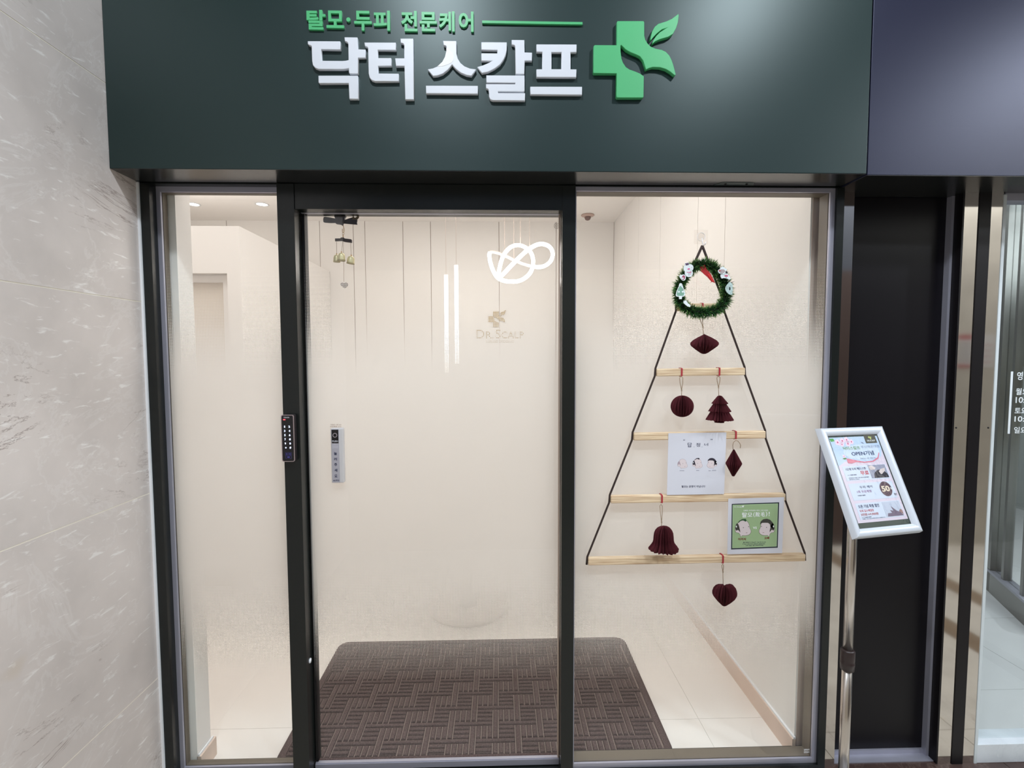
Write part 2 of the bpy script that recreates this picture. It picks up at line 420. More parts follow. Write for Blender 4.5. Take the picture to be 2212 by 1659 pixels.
# --- corridor shell
OPY = -2.05                              # the opposite side of the corridor
BTILE = stone_mat('beige_floor_tile', (196, 188, 176), (208, 202, 192), (190, 182, 168), 2.0, 0.22)
BBAND = stone_mat('brown_floor_band', (128, 108, 88), (150, 132, 112), (118, 100, 82), 2.0, 0.22)
f = struct('floor_corridor', (1.5, -1.0, 0), 'beige corridor floor with brown bands and a dark brown marble border', 'floor')
box('screed', mat('floor_joint', (110, 100, 92), 0.9), f, XW, 5.6, OPY, 0.09, -0.06, -0.006)
xs = [XW, -0.53, 0.07, 0.67, 1.27, 1.87, 2.47, 2.62, 2.95, 3.10, 3.70, 4.30, 4.90, 5.6]
ysf = [OPY, -1.92, -1.32, -0.72, -0.12, 0.012]
for xa, xb in zip(xs, xs[1:]):
    for ya, yb in zip(ysf, ysf[1:]):
        box('floor_tile', BBAND if xb - xa < 0.2 else BTILE, f, xa + 0.0012, xb - 0.0012, ya + 0.0012, yb - 0.0012, -0.006, 0.0)
for xa, xb in ((XW, 0.30), (0.30, 1.90), (1.90, 3.6), (3.6, 5.6)): box('border_stone', FLOORB, f, xa + 0.001, xb - 0.001, 0.013, 0.09, -0.006, 0.0)
c = struct('ceiling_corridor', (1.5, -1.0, CZ), 'pale corridor ceiling above the shop signs', 'ceiling')
box('ceiling_board', mat('corridor_ceiling_paint', (120, 122, 126), 0.9), c, XW - 0.1, 5.6, OPY, 0.3, CZ, CZ + 0.06)
c = struct('wall_opposite', (1.5, OPY, 0), 'brown shop fronts and marble pillar facing the glass front', 'wall')
box('wall_board', STONE2, c, XW - 0.1, 1.45, OPY - 0.1, OPY, 0, 2.2); box('shop_board', mat('opposite_wall', (84, 66, 60), 0.6), c, 1.45, 2.95, OPY - 0.1, OPY, 0, 2.2); box('fascia_board', mat('opposite_fascia', (84, 88, 98), 0.6), c, XW - 0.1, 2.95, OPY - 0.1, OPY, 2.2, CZ)
box('pillar_stone', STONE2, c, 2.95, 5.6, OPY - 0.1, OPY + 0.02, 0, CZ)
# --- shop interior shell
IC = 2.84
f = struct('floor', (0, 1.6, 0), 'white polished tile floor inside the shop', 'floor')
box('screed', mat('tile_joint', (205, 198, 190), 0.9), f, -3.6, 1.13, 0.0905, 3.3, -0.06, -0.002)
for i in range(6):
    for j in range(5):
        x0 = 0.84 - 0.8 * (i - 0) ; x0 = 0.84 + 0.8 * (0 - i); y0 = 0.30 + 0.8 * (j - 1)
        xa, xb = max(x0, -3.6), min(x0 + 0.8, 1.13); ya, yb = max(y0, 0.091), min(y0 + 0.8, 3.3)
        if xb - xa > 0.02 and yb - ya > 0.02:
            box('floor_tile', TILEW, f, xa + 0.0008, xb - 0.0008, ya + 0.0008, yb - 0.0008, -0.008, 0.0)
c = struct('ceiling', (0, 1.6, IC), 'flat white shop ceiling behind the glass front', 'ceiling')
box('ceiling_board', CEILW, c, -3.6, 1.3, 0.08, 3.3, IC, IC + 0.06)
XR = 1.125
w = struct('wall_right', (XR + 0.05, 1.6, 0), 'white panelled wall running back beside the display window', 'wall')
PJ = mat('panel_joint', (190, 170, 160), 0.8)
box('wall_board', PJ, w, XR + 0.006, XR + 0.14, 0.09, 3.3, 0, IC)
js = [0.092] + [PX(x, 450, XR)[1] for x in (1567, 1508, 1427, 1380, 1350)] + [3.16]
for a, b_ in zip(js, js[1:]):
    box('wall_panel', PANELW, w, XR, XR + 0.006, a + 0.002, b_ - 0.002, 0.0, IC)
w = struct('wall_back', (-0.5, 3.2, 0), 'white panelled back wall of the shop', 'wall')
box('wall_board', PJ, w, -3.6, XR + 0.14, 3.168, 3.3, 0, IC)
js = [-3.6, -2.6, -1.72, -1.40, -1.289, -0.925, -0.658, 0.003, 0.56, XR]
for a, b_ in zip(js, js[1:]):
    box('wall_panel', PANELW, w, a + 0.0025, b_ - 0.0025, 3.16, 3.167, 0.0, IC)
w = struct('wall_outer_left', (-3.6, 1.6, 0), 'far left white wall of the shop interior', 'wall')
box('wall_board', WALLW, w, -3.7, -3.6, 0.02, 3.3, 0, IC)
box('wall_board', WALLW, w, -3.6, -1.17, 0.09, 0.16, 0, IC)
# free-standing partition block with a door recess
w = struct('wall_partition', (-2.5, 1.5, 0), 'white free standing partition block lower than the ceiling', 'wall')
mb = MB(); XP, YP, ZP = -1.63, 1.5, 2.36
mb.box(-3.6, XP, 1.64, 3.155, 0, ZP); mb.box(-1.716, XP, YP, 1.64, 0, ZP); mb.box(-3.6, -1.716, YP, 1.64, 2.067, ZP); mb.box(-3.6, -2.62, YP, 1.64, 0, 2.067)
mb.build('partition_board', WALLW, w)
d = struct('door_3', (-2.1, 1.62, 0), 'white flush door set back in the partition block', 'door')
box('door_leaf', mat('door_white', (226, 216, 204), 0.5), d, -2.60, -1.775, 1.60, 1.638, 0.0, 2.02)
box('door_casing', WALLW, d, -1.775, -1.718, 1.56, 1.638, 0, 2.065); box('door_casing', WALLW, d, -2.60, -1.775, 1.56, 1.638, 2.02, 2.065)
# pier next to the stone wall, with skirting
w = struct('wall_pier', (-1.2, 0.1, 0), 'white wall end just inside the narrow side window', 'wall')
box('pier_board', WALLW, w, -1.30, -1.115, 0.075, 0.158, 0, IC)
b = struct('baseboard_left', (-1.1, 0.12, 0), 'pinkish skirting at the foot of the white wall end', 'baseboard')
box('skirting', WOODB, b, -1.117, -1.102, 0.075, 0.172, 0, 0.072)
box('skirting_bead', WHITE, b, -1.113, -1.108, 0.075, 0.165, 0.072, 0.080)
b = struct('baseboard_right', (1.11, 1.5, 0), 'pinkish skirting along the white panelled wall', 'baseboard')
box('skirting', WOODB, b, XR - 0.013, XR, 0.085, 3.16, 0, 0.078)
box('skirting_bead', WHITE, b, XR - 0.008, XR, 0.085, 3.16, 0.078, 0.085)
# --- wall above the glass front, behind the signs
w = struct('wall_front', (0, 0.05, 2.12), 'dark lintel wall above the glass front', 'wall')
box('lintel_board', BLACK, w, XW, 1.19, 0.0, 0.09, 2.125, CZ)
box('lintel_board', BLACK, w, 1.19, 5.6, 0.095, 0.14, 2.125, CZ)
box('inner_lining', WALLW, w, -1.17, XR, 0.09, 0.095, 2.125, IC)

# --- glass front: posts, header
t = struct('trim_1', (-1.17, 0, 0), 'black frame post standing against the marble wall', 'frame post')
box('post', FRAME, t, XW, -1.150, 0.0, 0.09, 0, 2.112)
box('sealant_bead', WHITE, t, XW, XW + 0.007, -0.006, 0.0, 0, 2.112, label='white sealant bead')
t = struct('trim_2', (-0.707, 0, 0), 'black frame post carrying the touch keypad', 'frame post')
box('post', FRAME, t, -0.735, -0.679, 0.0, 0.09, 0, 2.112)
p_ = P(669, 1427, 0.03); MB().lathe([(0.0001, 0.004), (0.008, 0.003), (0.009, 0.0)], (-0.679, p_[1], p_[2]), 16, 'X').build('lock_button', WHITE, t)
t = struct('trim_3', (0.237, 0, 0), 'black frame post between the door and the display window', 'frame post')
box('post', FRAME, t, 0.2155, 0.2595, 0.0, 0.09, 0, 2.112)
t = struct('trim_4', (1.168, 0, 0), 'black frame post at the sign stand end of the shop front', 'frame post')
box('post', FRAME, t, 1.1555, 1.1815, 0.0, 0.09, 0, 2.112)
t = struct('trim_5', (0, 0, 2.1), 'black door header beam under the green sign', 'frame beam')
box('beam', FRAME, t, -0.679, 0.2155, 0.004, 0.09, 2.031, 2.125)
for a, b_ in ((-1.150, -0.735), (0.2595, 1.1555)):
    box('head_strip', FRAME, t, a, b_, 0.006, 0.09, 2.112, 2.125)
box('head_strip', FRAME, t, XW, 1.1815, 0.01, 0.09, 2.1115, 2.125)
t = struct('trim_6', (0, 0, 0), 'black threshold beam under the glass front', 'frame beam')
box('beam', FRAME, t, -0.679, 0.2155, 0.0, 0.09, 0.0, 0.030)
for a, b_ in ((-1.150, -0.735), (0.2595, 1.1555)):
    box('beam', FRAME, t, a, b_, 0.0, 0.09, 0.0, 0.048)

def window(name, label, X0, X1, Z0, Z1, ring, Yf):
    w = struct(name, ((X0 + X1) / 2, Yf, Z0), label, 'window')
    l, r, bt, tp = ring
    mb = MB(); y0, y1 = Yf, Yf + 0.008
    mb.box(X0, X0 + l, y0, y1, Z0, Z1); mb.box(X1 - r, X1, y0, y1, Z0, Z1); mb.box(X0 + l, X1 - r, y0, y1, Z0, Z0 + bt); mb.box(X0 + l, X1 - r, y0, y1, Z1 - tp, Z1)
    mb.build('frame', SILVER, w, 'satin silver glazing bead')
    mb = MB(); y0, y1 = Yf + 0.012, 0.068
    mb.box(X0, X0 + l, y0, y1, Z0, Z1); mb.box(X1 - r, X1, y0, y1, Z0, Z1); mb.box(X0 + l, X1 - r, y0, y1, Z0, Z0 + bt - 0.001); mb.box(X0 + l, X1 - r, y0, y1, Z1 - tp, Z1)
    mb.build('inner_frame', BRONZE, w, 'dull bronze inner frame')
    yg = Yf + 0.0085
    box('pane', GLASS, w, X0 + 0.002, X1 - 0.002, yg, yg + 0.003, Z0 + 0.004, Z1 - 0.004)
    mb = MB(); v = [mb.b.verts.new(q) for q in ((X0 + l * 0.6, yg + 0.0045, Z0 + bt * .6), (X1 - r * .6, yg + 0.0045, Z0 + bt * .6), (X1 - r * .6, yg + 0.0045, Z1 - tp * .6), (X0 + l * .6, yg + 0.0045, Z1 - tp * .6))]
    mb.b.faces.new(v); mb.build('film', FILM, w, 'white halftone dotted privacy film', recalc=False)
    return w
W1 = window('window_1', 'narrow side window with dotted film next to the marble wall', -1.150, -0.735, 0.048, 2.112, (0.0135, 0.0135, 0.019, 0.018), 0.033)
W2 = window('window_2', 'wide display window with dotted film behind the hanging wooden ladder', 0.2595, 1.1555, 0.048, 2.112, (0.0045, 0.0165, 0.018, 0.014), 0.010)
sh = facade(0.0195 - 0.0012)
a = uv(1736.5, 1627, 0.018); b_ = uv(1748.5, 1617.5, 0.018)
zm = (a[1] + b_[1]) / 2
sh.text('강화유리', a[0], zm + 0.001, b_[0], b_[1], 0, 0.0004, WHITE, W2, 'glass_mark', 0.01); sh.text('안전유리', a[0], a[1], b_[0], zm - 0.001, 0, 0.0004, WHITE, W2, 'glass_mark', 0.01)

D1 = struct('door_1', (-0.23, 0.05, 0), 'automatic glass sliding door with dotted film between the black posts', 'door')
box('top_rail', SILVER, D1, -0.676, 0.214, 0.046, 0.062, 2.0305, 2.046, label='silver top rail')
mb = MB(); mb.box(-0.676, 0.214, 0.046, 0.064, 0.034, 0.055); mb.box(-0.676, 0.214, 0.049, 0.061, 0.055, 0.058); mb.build('bottom_rail', SILVER, D1, 'silver bottom rail')
box('pane', GLASS, D1, -0.673, 0.213, 0.050, 0.053, 0.056, 2.034)
mb = MB(); v = [mb.b.verts.new(q) for q in ((-0.673, 0.0545, 0.058), (0.213, 0.0545, 0.058), (0.213, 0.0545, 2.032), (-0.673, 0.0545, 2.032))]
mb.b.faces.new(v); mb.build('film', FILM, D1, 'white halftone dotted privacy film', recalc=False)
box('gasket', BLACK, D1, -0.6765, -0.668, 0.056, 0.085, 0.058, 2.03); box('gasket', mat('beige_gasket', (176, 156, 142), 0.6), D1, 0.2095, 0.2135, 0.048, 0.064, 0.058, 2.03)
sh = facade(0.0495); q = uv(1202.5, 488, 0.05); STK = mat('faint_sticker', (205, 198, 190), 0.6)
sh.disc('glass_mark', q[0], q[1], 0.010, 0, 0.0003, STK, D1, 20, r2=0.008); sh.disc('glass_mark', q[0], q[1], 0.005, 0, 0.0003, STK, D1, 12, r2=0.003)

# --- front of the next unit: steel strip, black panel door, posts, steel strips, glass door
YT = 0.045
def X_(px, Y, py=700): return P(px, py, Y)[0]
t = struct('trim_7', (1.2, YT, 0), 'narrow polished steel strip beside the black panel', 'trim')
xs7 = P(1845.6, 440, YT)[0]
box('strip', STEEL, t, 1.1815, xs7, YT, YT + 0.01, 0, 2.111)
D2 = struct('door_2', (1.39, 0.12, 0), 'black panel door with silver edging behind the sign stand', 'door')
xsl, xsr = X_(2044.5, 0.078), X_(2053, 0.078)
box('door_panel', PANEL, D2, xs7, xsr + 0.02, 0.100, 0.115, 0.02, 2.111)
mb = MB(); mb.box(xsl, xsr, 0.078, 0.100, 0.0, 2.111); mb.build('frame_side', SILVER, D2)
zt0, zt1 = P(1950, 416.5, 0.078)[2], P(1950, 404, 0.078)[2]
box('frame_top', mat('grey_alu', (132, 126, 126), 0.45, 0.3), D2, xs7, xsr, 0.078, 0.100, zt0, zt1)
mb = MB(); mb.box(xs7, xsr, 0.092, 0.100, 0.0, 0.020); mb.box(xs7, xsr + 0.012, 0.056, 0.092, 0.0005, 0.004); mb.build('sill', SILVER, D2, 'silver sill with a flat apron')
t = struct('trim_8', (1.6, YT, 0), 'black jamb between the silver edging and a steel strip', 'frame post')
xa1, xb1 = X_(2071.6, YT), X_(2102.3, YT); xa2, xb2 = X_(2126.5, YT), X_(2153.6, YT)
box('post', BLACK, t, xsr, xa1 + 0.001, 0.095, 0.14, 0, 2.111); box('return_edge', BLACK, t, xa1 - 0.006, xa1, YT + 0.0005, 0.079, 0, 2.111); box('return_edge', BLACK, t, xsr, xa1, 0.079, 0.095, 0, 2.111)
t = struct('trim_9', (1.668, YT, 0), 'slim black upright between two polished steel strips', 'frame post')
box('post', BLACK, t, xb1 - 0.0005, xa2 + 0.0005, YT - 0.003, YT + 0.012, 0, 2.111)
t = struct('trim_10', (1.64, YT, 0), 'polished steel strip left of the slim black upright', 'trim')
box('strip', STEEL, t, xa1, xb1, YT, YT + 0.012, 0, 2.111); MB().lathe([(0.0004, 0.0015), (0.003, 0.001), (0.003, -0.001)], (xa1 + 0.008, YT, P(2068, 924, YT)[2]), 10, 'Y').build('screw', BLACK, t)
t = struct('trim_11', (1.73, YT, 0), 'polished steel strip between the slim black upright and the glass door', 'trim')
box('strip', STEEL, t, xa2, xb2, YT, YT + 0.012, 0, 2.111); MB().lathe([(0.0004, 0.0015), (0.003, 0.001), (0.003, -0.001)], (xb2 - 0.012, YT, P(2136, 924, YT)[2]), 10, 'Y').build('screw', BLACK, t)
t = struct('trim_12', (1.75, YT, 0), 'white metal edge of the neighbouring glass door', 'trim')
xe = X_(2159.6, YT); XM = xb2
box('edge_profile', mat('white_alu', (206, 214, 218), 0.4), t, xb2, xe, YT - 0.002, 0.095, 0.0, 2.105)
t = struct('trim_13', (2.2, YT, 0), 'white marble threshold under the neighbouring glass door', 'trim')
zth = P(2120, 1608, YT)[2]
box('threshold', stone_mat('white_marble', (214, 220, 226), (186, 194, 202), (222, 226, 230), 1.5), t, xb2, 3.6, YT - 0.001, 0.12, 0.0, zth, bev=0.002)
W3 = struct('window_3', (2.4, 0.04, 0), 'glass door of the neighbouring shop with white opening hours lettering', 'glass door')
GY = 0.074
box('pane', GLASS, W3, xe, 3.6, GY, GY + 0.008, zth, 2.105)
box('head_rail', SILVER, W3, xe - 0.004, 3.6, YT, 0.094, 2.085, 2.111)
LY3 = GY - 0.0005
sh = facade(LY3); WF = mat('white_vinyl', (226, 232, 236), 0.5)
def L3(px0, py0, px1, py1): a_ = uv(px0, py1, LY3); b2 = uv(px1, py0, LY3); return a_[0], a_[1], b2[0], b2[1]
q0, q3 = uv(2176.5, 937, LY3), uv(2183.5, 802.5, LY3)
xb0 = (q0[0] + q3[0]) / 2
sh.rect('vinyl_bar', xb0, q0[1], xb0 + 0.0085, q3[1], 0, 0.0004, WF, W3)
for tx, (a0, b0, a1, b1) in (('영업', (2196.5, 803, 2224, 821)), ('월요', (2194, 838.5, 2222, 853)), ('10:', (2193.5, 857.5, 2214, 870.5)), ('토요', (2191.5, 881, 2219, 892.5)), ('10:', (2191, 899, 2213, 911)), ('일요', (2190, 922, 2218, 936))):
    sh.text(tx, *L3(a0, b0, a1, b1), 0, 0.0004, WF, W3, bold=0.012)
# --- inside of the neighbouring shop
f = struct('floor_next_shop', (2.8, 1.8, 0), 'pale grey tile floor behind the neighbouring glass door', 'floor')
GTILE = mat('pale_grey_tile', (208, 208, 208), 0.3, noise=0.03, nscale=4)
box('screed', mat('grey_joint', (150, 152, 152), 0.9), f, XM, 5.2, 0.121, 4.2, -0.06, -0.002)
for i in range(7):
    for j in range(7):
        x0 = XM + 0.17 + (i - 1) * 0.6; y0 = 0.09 + j * 0.6 - 0.25
        xa_, xb_ = max(x0, XM), min(x0 + 0.6, 5.2); ya_, yb_ = max(y0, 0.121), min(y0 + 0.6, 4.2)
        if yb_ - ya_ > .02: box('floor_tile', GTILE, f, xa_ + 0.001, xb_ - 0.001, ya_ + 0.001, yb_ - 0.001, -0.008, 0)
w = struct('wall_next_shop', (2.8, 4.2, 0), 'grey back wall far behind the neighbouring glass door', 'wall')
box('wall_board', mat('next_shop_wall', (176, 180, 178), 0.7), w, XM - 0.02, 5.2, 4.2, 4.3, 0, 1.42); box('upper_wall_board', mat('next_shop_dark', (60, 62, 68), 0.6), w, XM - 0.02, 5.2, 4.19, 4.3, 1.42, 3.0); box('wall_board', mat('next_shop_wall', (176, 180, 178), 0.7), w, 5.2, 5.3, 0.14, 4.3, 0, 3.0)
box('wall_board', mat('next_shop_dark', (60, 62, 68), 0.6), w, XM - 0.02, XM - 0.001, 0.12, 4.2, 0, 3.0)
c = struct('ceiling_next_shop', (2.8, 2, 3.0), 'dark ceiling of the neighbouring shop', 'ceiling')
box('ceiling_board', mat('next_shop_ceiling', (70, 72, 76), 0.8), c, XM - 0.02, 5.3, 0.14, 4.3, 3.0, 3.06)

# ================================================================== SIGNS
YS = -0.115; ZS = 2.1155
sg = empty('shop_sign', (0, YS, ZS), 'wide dark green fascia sign with white Korean letters and green cross', 'sign')
box('sign_box', GREEN, sg, XW + 0.0005, 1.168, YS, -0.001, ZS, 3.20, bev=0.0015)
box('soffit_panel', mat('dark_satin_soffit', (30, 32, 32), 0.24, 0.0, 1.0), sg, XW + 0.002, 1.167, YS + 0.001, -0.002, ZS - 0.0008, ZS, label='smooth dark underside')
nv = empty('neighbour_sign', (2.4, YS, ZS), 'plain dark navy fascia sign adjoining the green one', 'sign')
box('sign_box', NAVY, nv, 1.1715, 5.5, YS, 0.093, ZS - 0.004, 3.20, bev=0.0015)
box('soffit_panel', mat('dark_satin_soffit', (30, 32, 32), 0.24, 0.0, 1.0), nv, 1.1725, 5.49, YS + 0.001, 0.092, ZS - 0.0052, ZS - 0.004, label='smooth dark underside')
mb = MB(); zc = ZS - 0.0002
cp = [PZ(1545, 391, ZS), PZ(1558, 387.5, ZS), PZ(1630, 387.5, ZS), PZ(1634, 391, ZS)]
x0, x1 = 0.62, 0.755
shp = Sheet((0, 0, ZS), (1, 0, 0), (0, 1, 0))
pl = Sheet((0, 0, ZS), (1, 0, 0), (0, -1, 0))
xl, xr = P(1545, 392, -0.02)[0], P(1632, 392, -0.02)[0]
cov = pl.poly('cover_plate', [(xl, 0.006), (xl + 0.018, 0.034), (xr - 0.012, 0.034), (xr, 0.006)], 0.0, 0.002, GREEN, sg)
for x in (xl + 0.035, xr - 0.03): MB().lathe([(0.0001, -0.0035), (0.004, -0.003), (0.004, 0.0)], (x, -0.02, ZS - 0.002), 12).build('screw', BLACK, cov)

sgn = facade(YS)
def crop(pts, ox, oy, sc): return [uv(ox + x / sc, oy + y / sc, YS - 0.008) for x, y in pts]
cA = lambda pts: crop(pts, 650, 70, 6.9125)
cB = lambda pts: crop(pts, 950, 70, 6.9125)
cL = lambda pts: crop(pts, 1260, 20, 7.9)
def joined(name, polys, parent, m, n=0.012):
    obs = [sgn.poly(name, p, 0.0, n, m, parent, bev=0.0015) for p in polys]
    b = bmesh.new()
    for o in obs: b.from_mesh(o.data)
    me = obs[0].data; b.to_mesh(me); b.free()
    for o in obs[1:]: bpy.data.objects.remove(o)
    return obs[0]
dak = [cA([(108,140),(592,143),(596,265),(310,260),(318,433),(630,435),(680,430),(716,422),(712,185),(705,165),(690,152),(660,140),(655,82),(848,85),(858,262),(968,266),(972,388),(860,388),(860,625),(730,625),(720,600),(720,545),(690,553),(640,560),(270,560),(220,540),(185,500),(172,430),(165,215),(150,205),(120,195),(108,180)]),
       cA([(267,655),(855,655),(865,1002),(728,1002),(717,768),(280,770),(268,755)])]
teo = [cA([(952,160),(1420,162),(1423,275),(1152,270),(1155,392),(1352,392),(1358,508),(1158,510),(1160,622),(1462,625),(1466,738),(1110,740),(1060,722),(1030,685),(1015,620),(1005,240),(990,225),(960,215)]),
       cA([(1490,102),(1680,102),(1690,1010),(1560,1010),(1548,512),(1422,512),(1410,395),(1546,395),(1545,200),(1530,175),(1492,165)])]
seu = [cB([(50,135),(248,138),(250,320),(270,400),(310,465),(370,515),(450,548),(540,560),(475,658),(400,648),(310,610),(235,550),(185,490),(130,560),(50,625),(-30,655),(-99,662),(-179,560),(-100,545),(-30,515),(40,450),(80,375),(100,290),(100,225),(90,210),(58,200)]),
       cB([(-205,803),(568,806),(570,926),(-203,920)])]
kal = [cB([(620,155),(1000,158),(1000,260),(985,340),(955,410),(900,490),(820,550),(720,600),(628,618),(560,525),(650,500),(730,465),(790,432),(620,435),(620,320),(858,322),(858,275),(620,270)]),
       cB([(1072,122),(1262,124),(1266,308),(1376,312),(1376,432),(1268,432),(1262,632),(1130,632),(1124,220),(1112,200),(1072,192)]),
       cB([(695,650),(1264,652),(1266,880),(1250,895),(870,890),(870,912),(1272,914),(1272,1026),(790,1024),(755,1010),(735,970),(732,880),(722,855),(690,842),(690,780),(1124,782),(1124,762),(695,760)])]
peu = [[cB([(1442,188),(2040,190),(2040,305),(1950,305),(1950,560),(2038,560),(2036,678),(1442,676),(1442,560),(1528,558),(1528,302),(1442,300)]), cB([(1666,305),(1814,305),(1814,558),(1666,558)])[::-1]],
       cB([(1350,818),(2122,820),(2122,940),(1350,935)])]
for nm, ps in (('dak', dak), ('teo', teo), ('seu', seu), ('kal', kal), ('peu', peu)):
    lo = joined('white_letter', ps, sg, LETTERW)
    if nm == 'seu':
        sgn.poly('white_patch', cB([(100,238),(150,272),(192,318),(212,380),(204,430),(178,466),(100,500),(40,518),(-38,520),(-28,515),(40,452),(80,377),(100,292)]), 0.0122, 0.0126, PATCH, lo)  # whiter patch laid over part of the letter
CROSS = [(567,235),(580,222),(1018,222),(1032,240),(1033,470),(1050,540),(1085,600),(1140,655),(1220,690),(1330,712),(1400,745),(1460,810),(1500,890),(1530,980),(1568,1130),(1550,1148),(1480,1090),(1400,1040),(1300,1010),(1180,1005),(1105,1025),(1058,1050),(1035,960),(1010,890),(960,825),(900,795),(800,755),(720,710),(640,630),(628,640),(630,740),(645,860),(670,930),(720,1005),(780,1045),(880,1080),(960,1115),(1025,1160),(1020,1510),(1005,1525),(575,1525),(555,1505),(560,1112),(175,1108),(165,1095),(172,645),(190,630),(565,632)]
LEAF = [(1612,100),(1618,130),(1605,240),(1575,340),(1520,440),(1440,490),(1300,530),(1220,565),(1165,612),(1180,560),(1230,480),(1300,410),(1430,330),(1330,365),(1250,430),(1190,490),(1140,555),(1142,500),(1165,400),(1210,320),(1270,270),(1400,230),(1500,185)]
sgn.poly('green_cross', cL(CROSS), 0.0, 0.014, LETTERG, sg, bev=0.0012); sgn.poly('green_leaf', cL(LEAF), 0.0, 0.014, LETTERG, sg, bev=0.0008)
# tagline letters, one part each
tl = [('탈', 663.5, 23, 703, 65), ('모', 706, 24.5, 743, 61.5), ('두', 766, 25, 803, 67), ('피', 807.5, 24.5, 842.5, 67), ('전', 867, 25, 901.5, 68.5), ('문', 907, 27.5, 943.5, 68.5), ('케', 948.5, 26, 982, 69), ('어', 991, 26.5, 1023, 69.5)]
for ch, x0, y0, x1, y1 in tl:
    a, b_ = uv(x0, y1, YS - .004), uv(x1, y0, YS - .004)
    sgn.text(ch, a[0], a[1], b_[0], b_[1], 0.0, 0.007, LETTERG, sg, 'green_letter', bold=0.028)
q = uv(753, 43.5, YS - .004); sgn.disc('green_dot', q[0], q[1], 0.0062, 0, 0.007, LETTERG, sg, 16)
a, b_ = uv(1041.5, 47, YS - .004), uv(1258, 53, YS - .004); zc = (a[1] + b_[1]) / 2
sgn.rect('green_bar', a[0], zc - 0.0036, b_[0], zc + 0.0036, 0.0, 0.007, LETTERG, sg)

# ================================================================== THINGS ON THE FRONT
# --- touch keypad
kx0, kx1, kz0, kz1 = -0.7335, -0.691, 1.186, 1.345; KY = -0.022
kp = empty('keypad_lock', ((kx0 + kx1) / 2, 0, kz0), 'black touch keypad lock with lit digits on the frame post', 'keypad')
def rrect(x0, z0, x1, z1, r, n=5):
    pts = []
    for cx_, cz_, a0 in ((x1 - r, z1 - r, 0), (x0 + r, z1 - r, 90), (x0 + r, z0 + r, 180), (x1 - r, z0 + r, 270)):
        for i in range(n + 1): a = math.radians(a0 + 90 * i / n); pts.append((cx_ + r * math.cos(a), cz_ + r * math.sin(a)))
    return pts
ks = facade(0.0)
ks.poly('body', rrect(kx0, kz0, kx1, kz1, 0.006), 0.0, 0.019, mat('dark_plastic', (40, 34, 36), 0.5), kp)
ks.poly('bezel', [rrect(kx0, kz0, kx1, kz1, 0.006), rrect(kx0 + .0022, kz0 + .0022, kx1 - .0022, kz1 - .0022, 0.005)[::-1]], 0.019, 0.0215, mat('rose_silver', (176, 160, 162), 0.35, 0.6), kp, label='pinkish silver bezel')
fp = ks.poly('touch_face', rrect(kx0 + .0022, kz0 + .0022, kx1 - .0022, kz1 - .0022, 0.005), 0.019, 0.0212, mat('black_gloss', (16, 14, 18), 0.15), kp)
def kq(x, y): return (kx0 + (x - 115) / (520 - 115) * 0.038 + 0.0005, kz1 - (y - 105) / (1600 - 105) * (kz1 - kz0))
def ktext(s_, x0, y0, x1, y1, m, nm='lettering', bold=0.01):
    a, b2 = kq(x0, y1), kq(x1, y0); ks.text(s_, a[0], a[1], b2[0], b2[1], 0.0213, 0.0216, m, fp, nm, bold)
ktext('TOUCH', 205, 168, 405, 208, mat('key_print', (190, 190, 196), 0.5), bold=0.02)
a, b2 = kq(190, 272), kq(265, 242); ks.rect('status_light', a[0], a[1], b2[0], b2[1], .0213, .0217, LEDRED, fp)
rows_ = [('1', '2'), ('3', '4'), ('5', '6'), ('7', '8'), ('9', '0'), ('*', '#')]
for i, (l_, r_) in enumerate(rows_):
    y0 = 450 + i * 134; dx = i * 4
    if l_ == '*': ktext(l_, 222 + dx - 10, y0 + 6, 275 + dx - 10, y0 + 56, DIGIT, 'digit', 0.02)
    else: ktext(l_, (218 if l_ == '1' else 205) + dx, y0, 250 + dx, y0 + 64, DIGIT, 'digit', 0.02)
    ktext(r_, 370 + dx, y0, 425 + dx, y0 + 64, DIGIT, 'digit', 0.02)
for (x0, y0, x1, y1) in ((232, 1305, 330, 1395), (352, 1305, 446, 1395), (240, 1412, 446, 1498)):
    a, b2 = kq(x0, y1), kq(x1, y0)
    ks.poly('key_outline', [[(a[0], a[1]), (b2[0], a[1]), (b2[0], b2[1]), (a[0], b2[1])], [(a[0] + .0005, b2[1] - .0005), (b2[0] - .0005, b2[1] - .0005), (b2[0] - .0005, a[1] + .0005), (a[0] + .0005, a[1] + .0005)]], .0213, .0216, LEDBLUE, fp)
for (x0, y0, x1, y1) in ((258, 1340, 305, 1368), (372, 1340, 420, 1368), (300, 1436, 385, 1470)):
    a, b2 = kq(x0, y1), kq(x1, y0); ks.rect('key_mark', a[0], a[1], b2[0], b2[1], .0213, .0216, LEDBLUE, fp)
# --- push switch on the sliding door
px0, px1, pz0, pz1 = -0.587, -0.5445, 1.099, 1.291
ps = empty('door_push_switch', ((px0 + px1) / 2, 0.05, pz0), 'slim silver push switch with Korean letters on the glass door', 'switch')
pss = facade(0.050); PS = mat('silver_switch', (176, 174, 184), 0.4, 0.25)
pb = MB(); pb.box(px0, px1, 0.028, 0.050, pz0, pz1, bev=0.003); pb.build('body', mat('white_silver', (206, 204, 206), 0.4, 0.2), ps)
pss.rect('face_plate', px0 + 0.004, pz0 + 0.002, px1 - 0.0135, pz1 - 0.003, 0.022, 0.0235, PS, ps, 'grey silver face strip')
bw = pss.rect('button_window', px0 + 0.005, pz1 - 0.051, px1 - 0.0145, pz1 - 0.0045, 0.0235, 0.0245, mat('black_gloss', (16, 14, 18), 0.15), ps, 'black push button window')
cx_ = (px0 + px1) / 2 - 0.0048
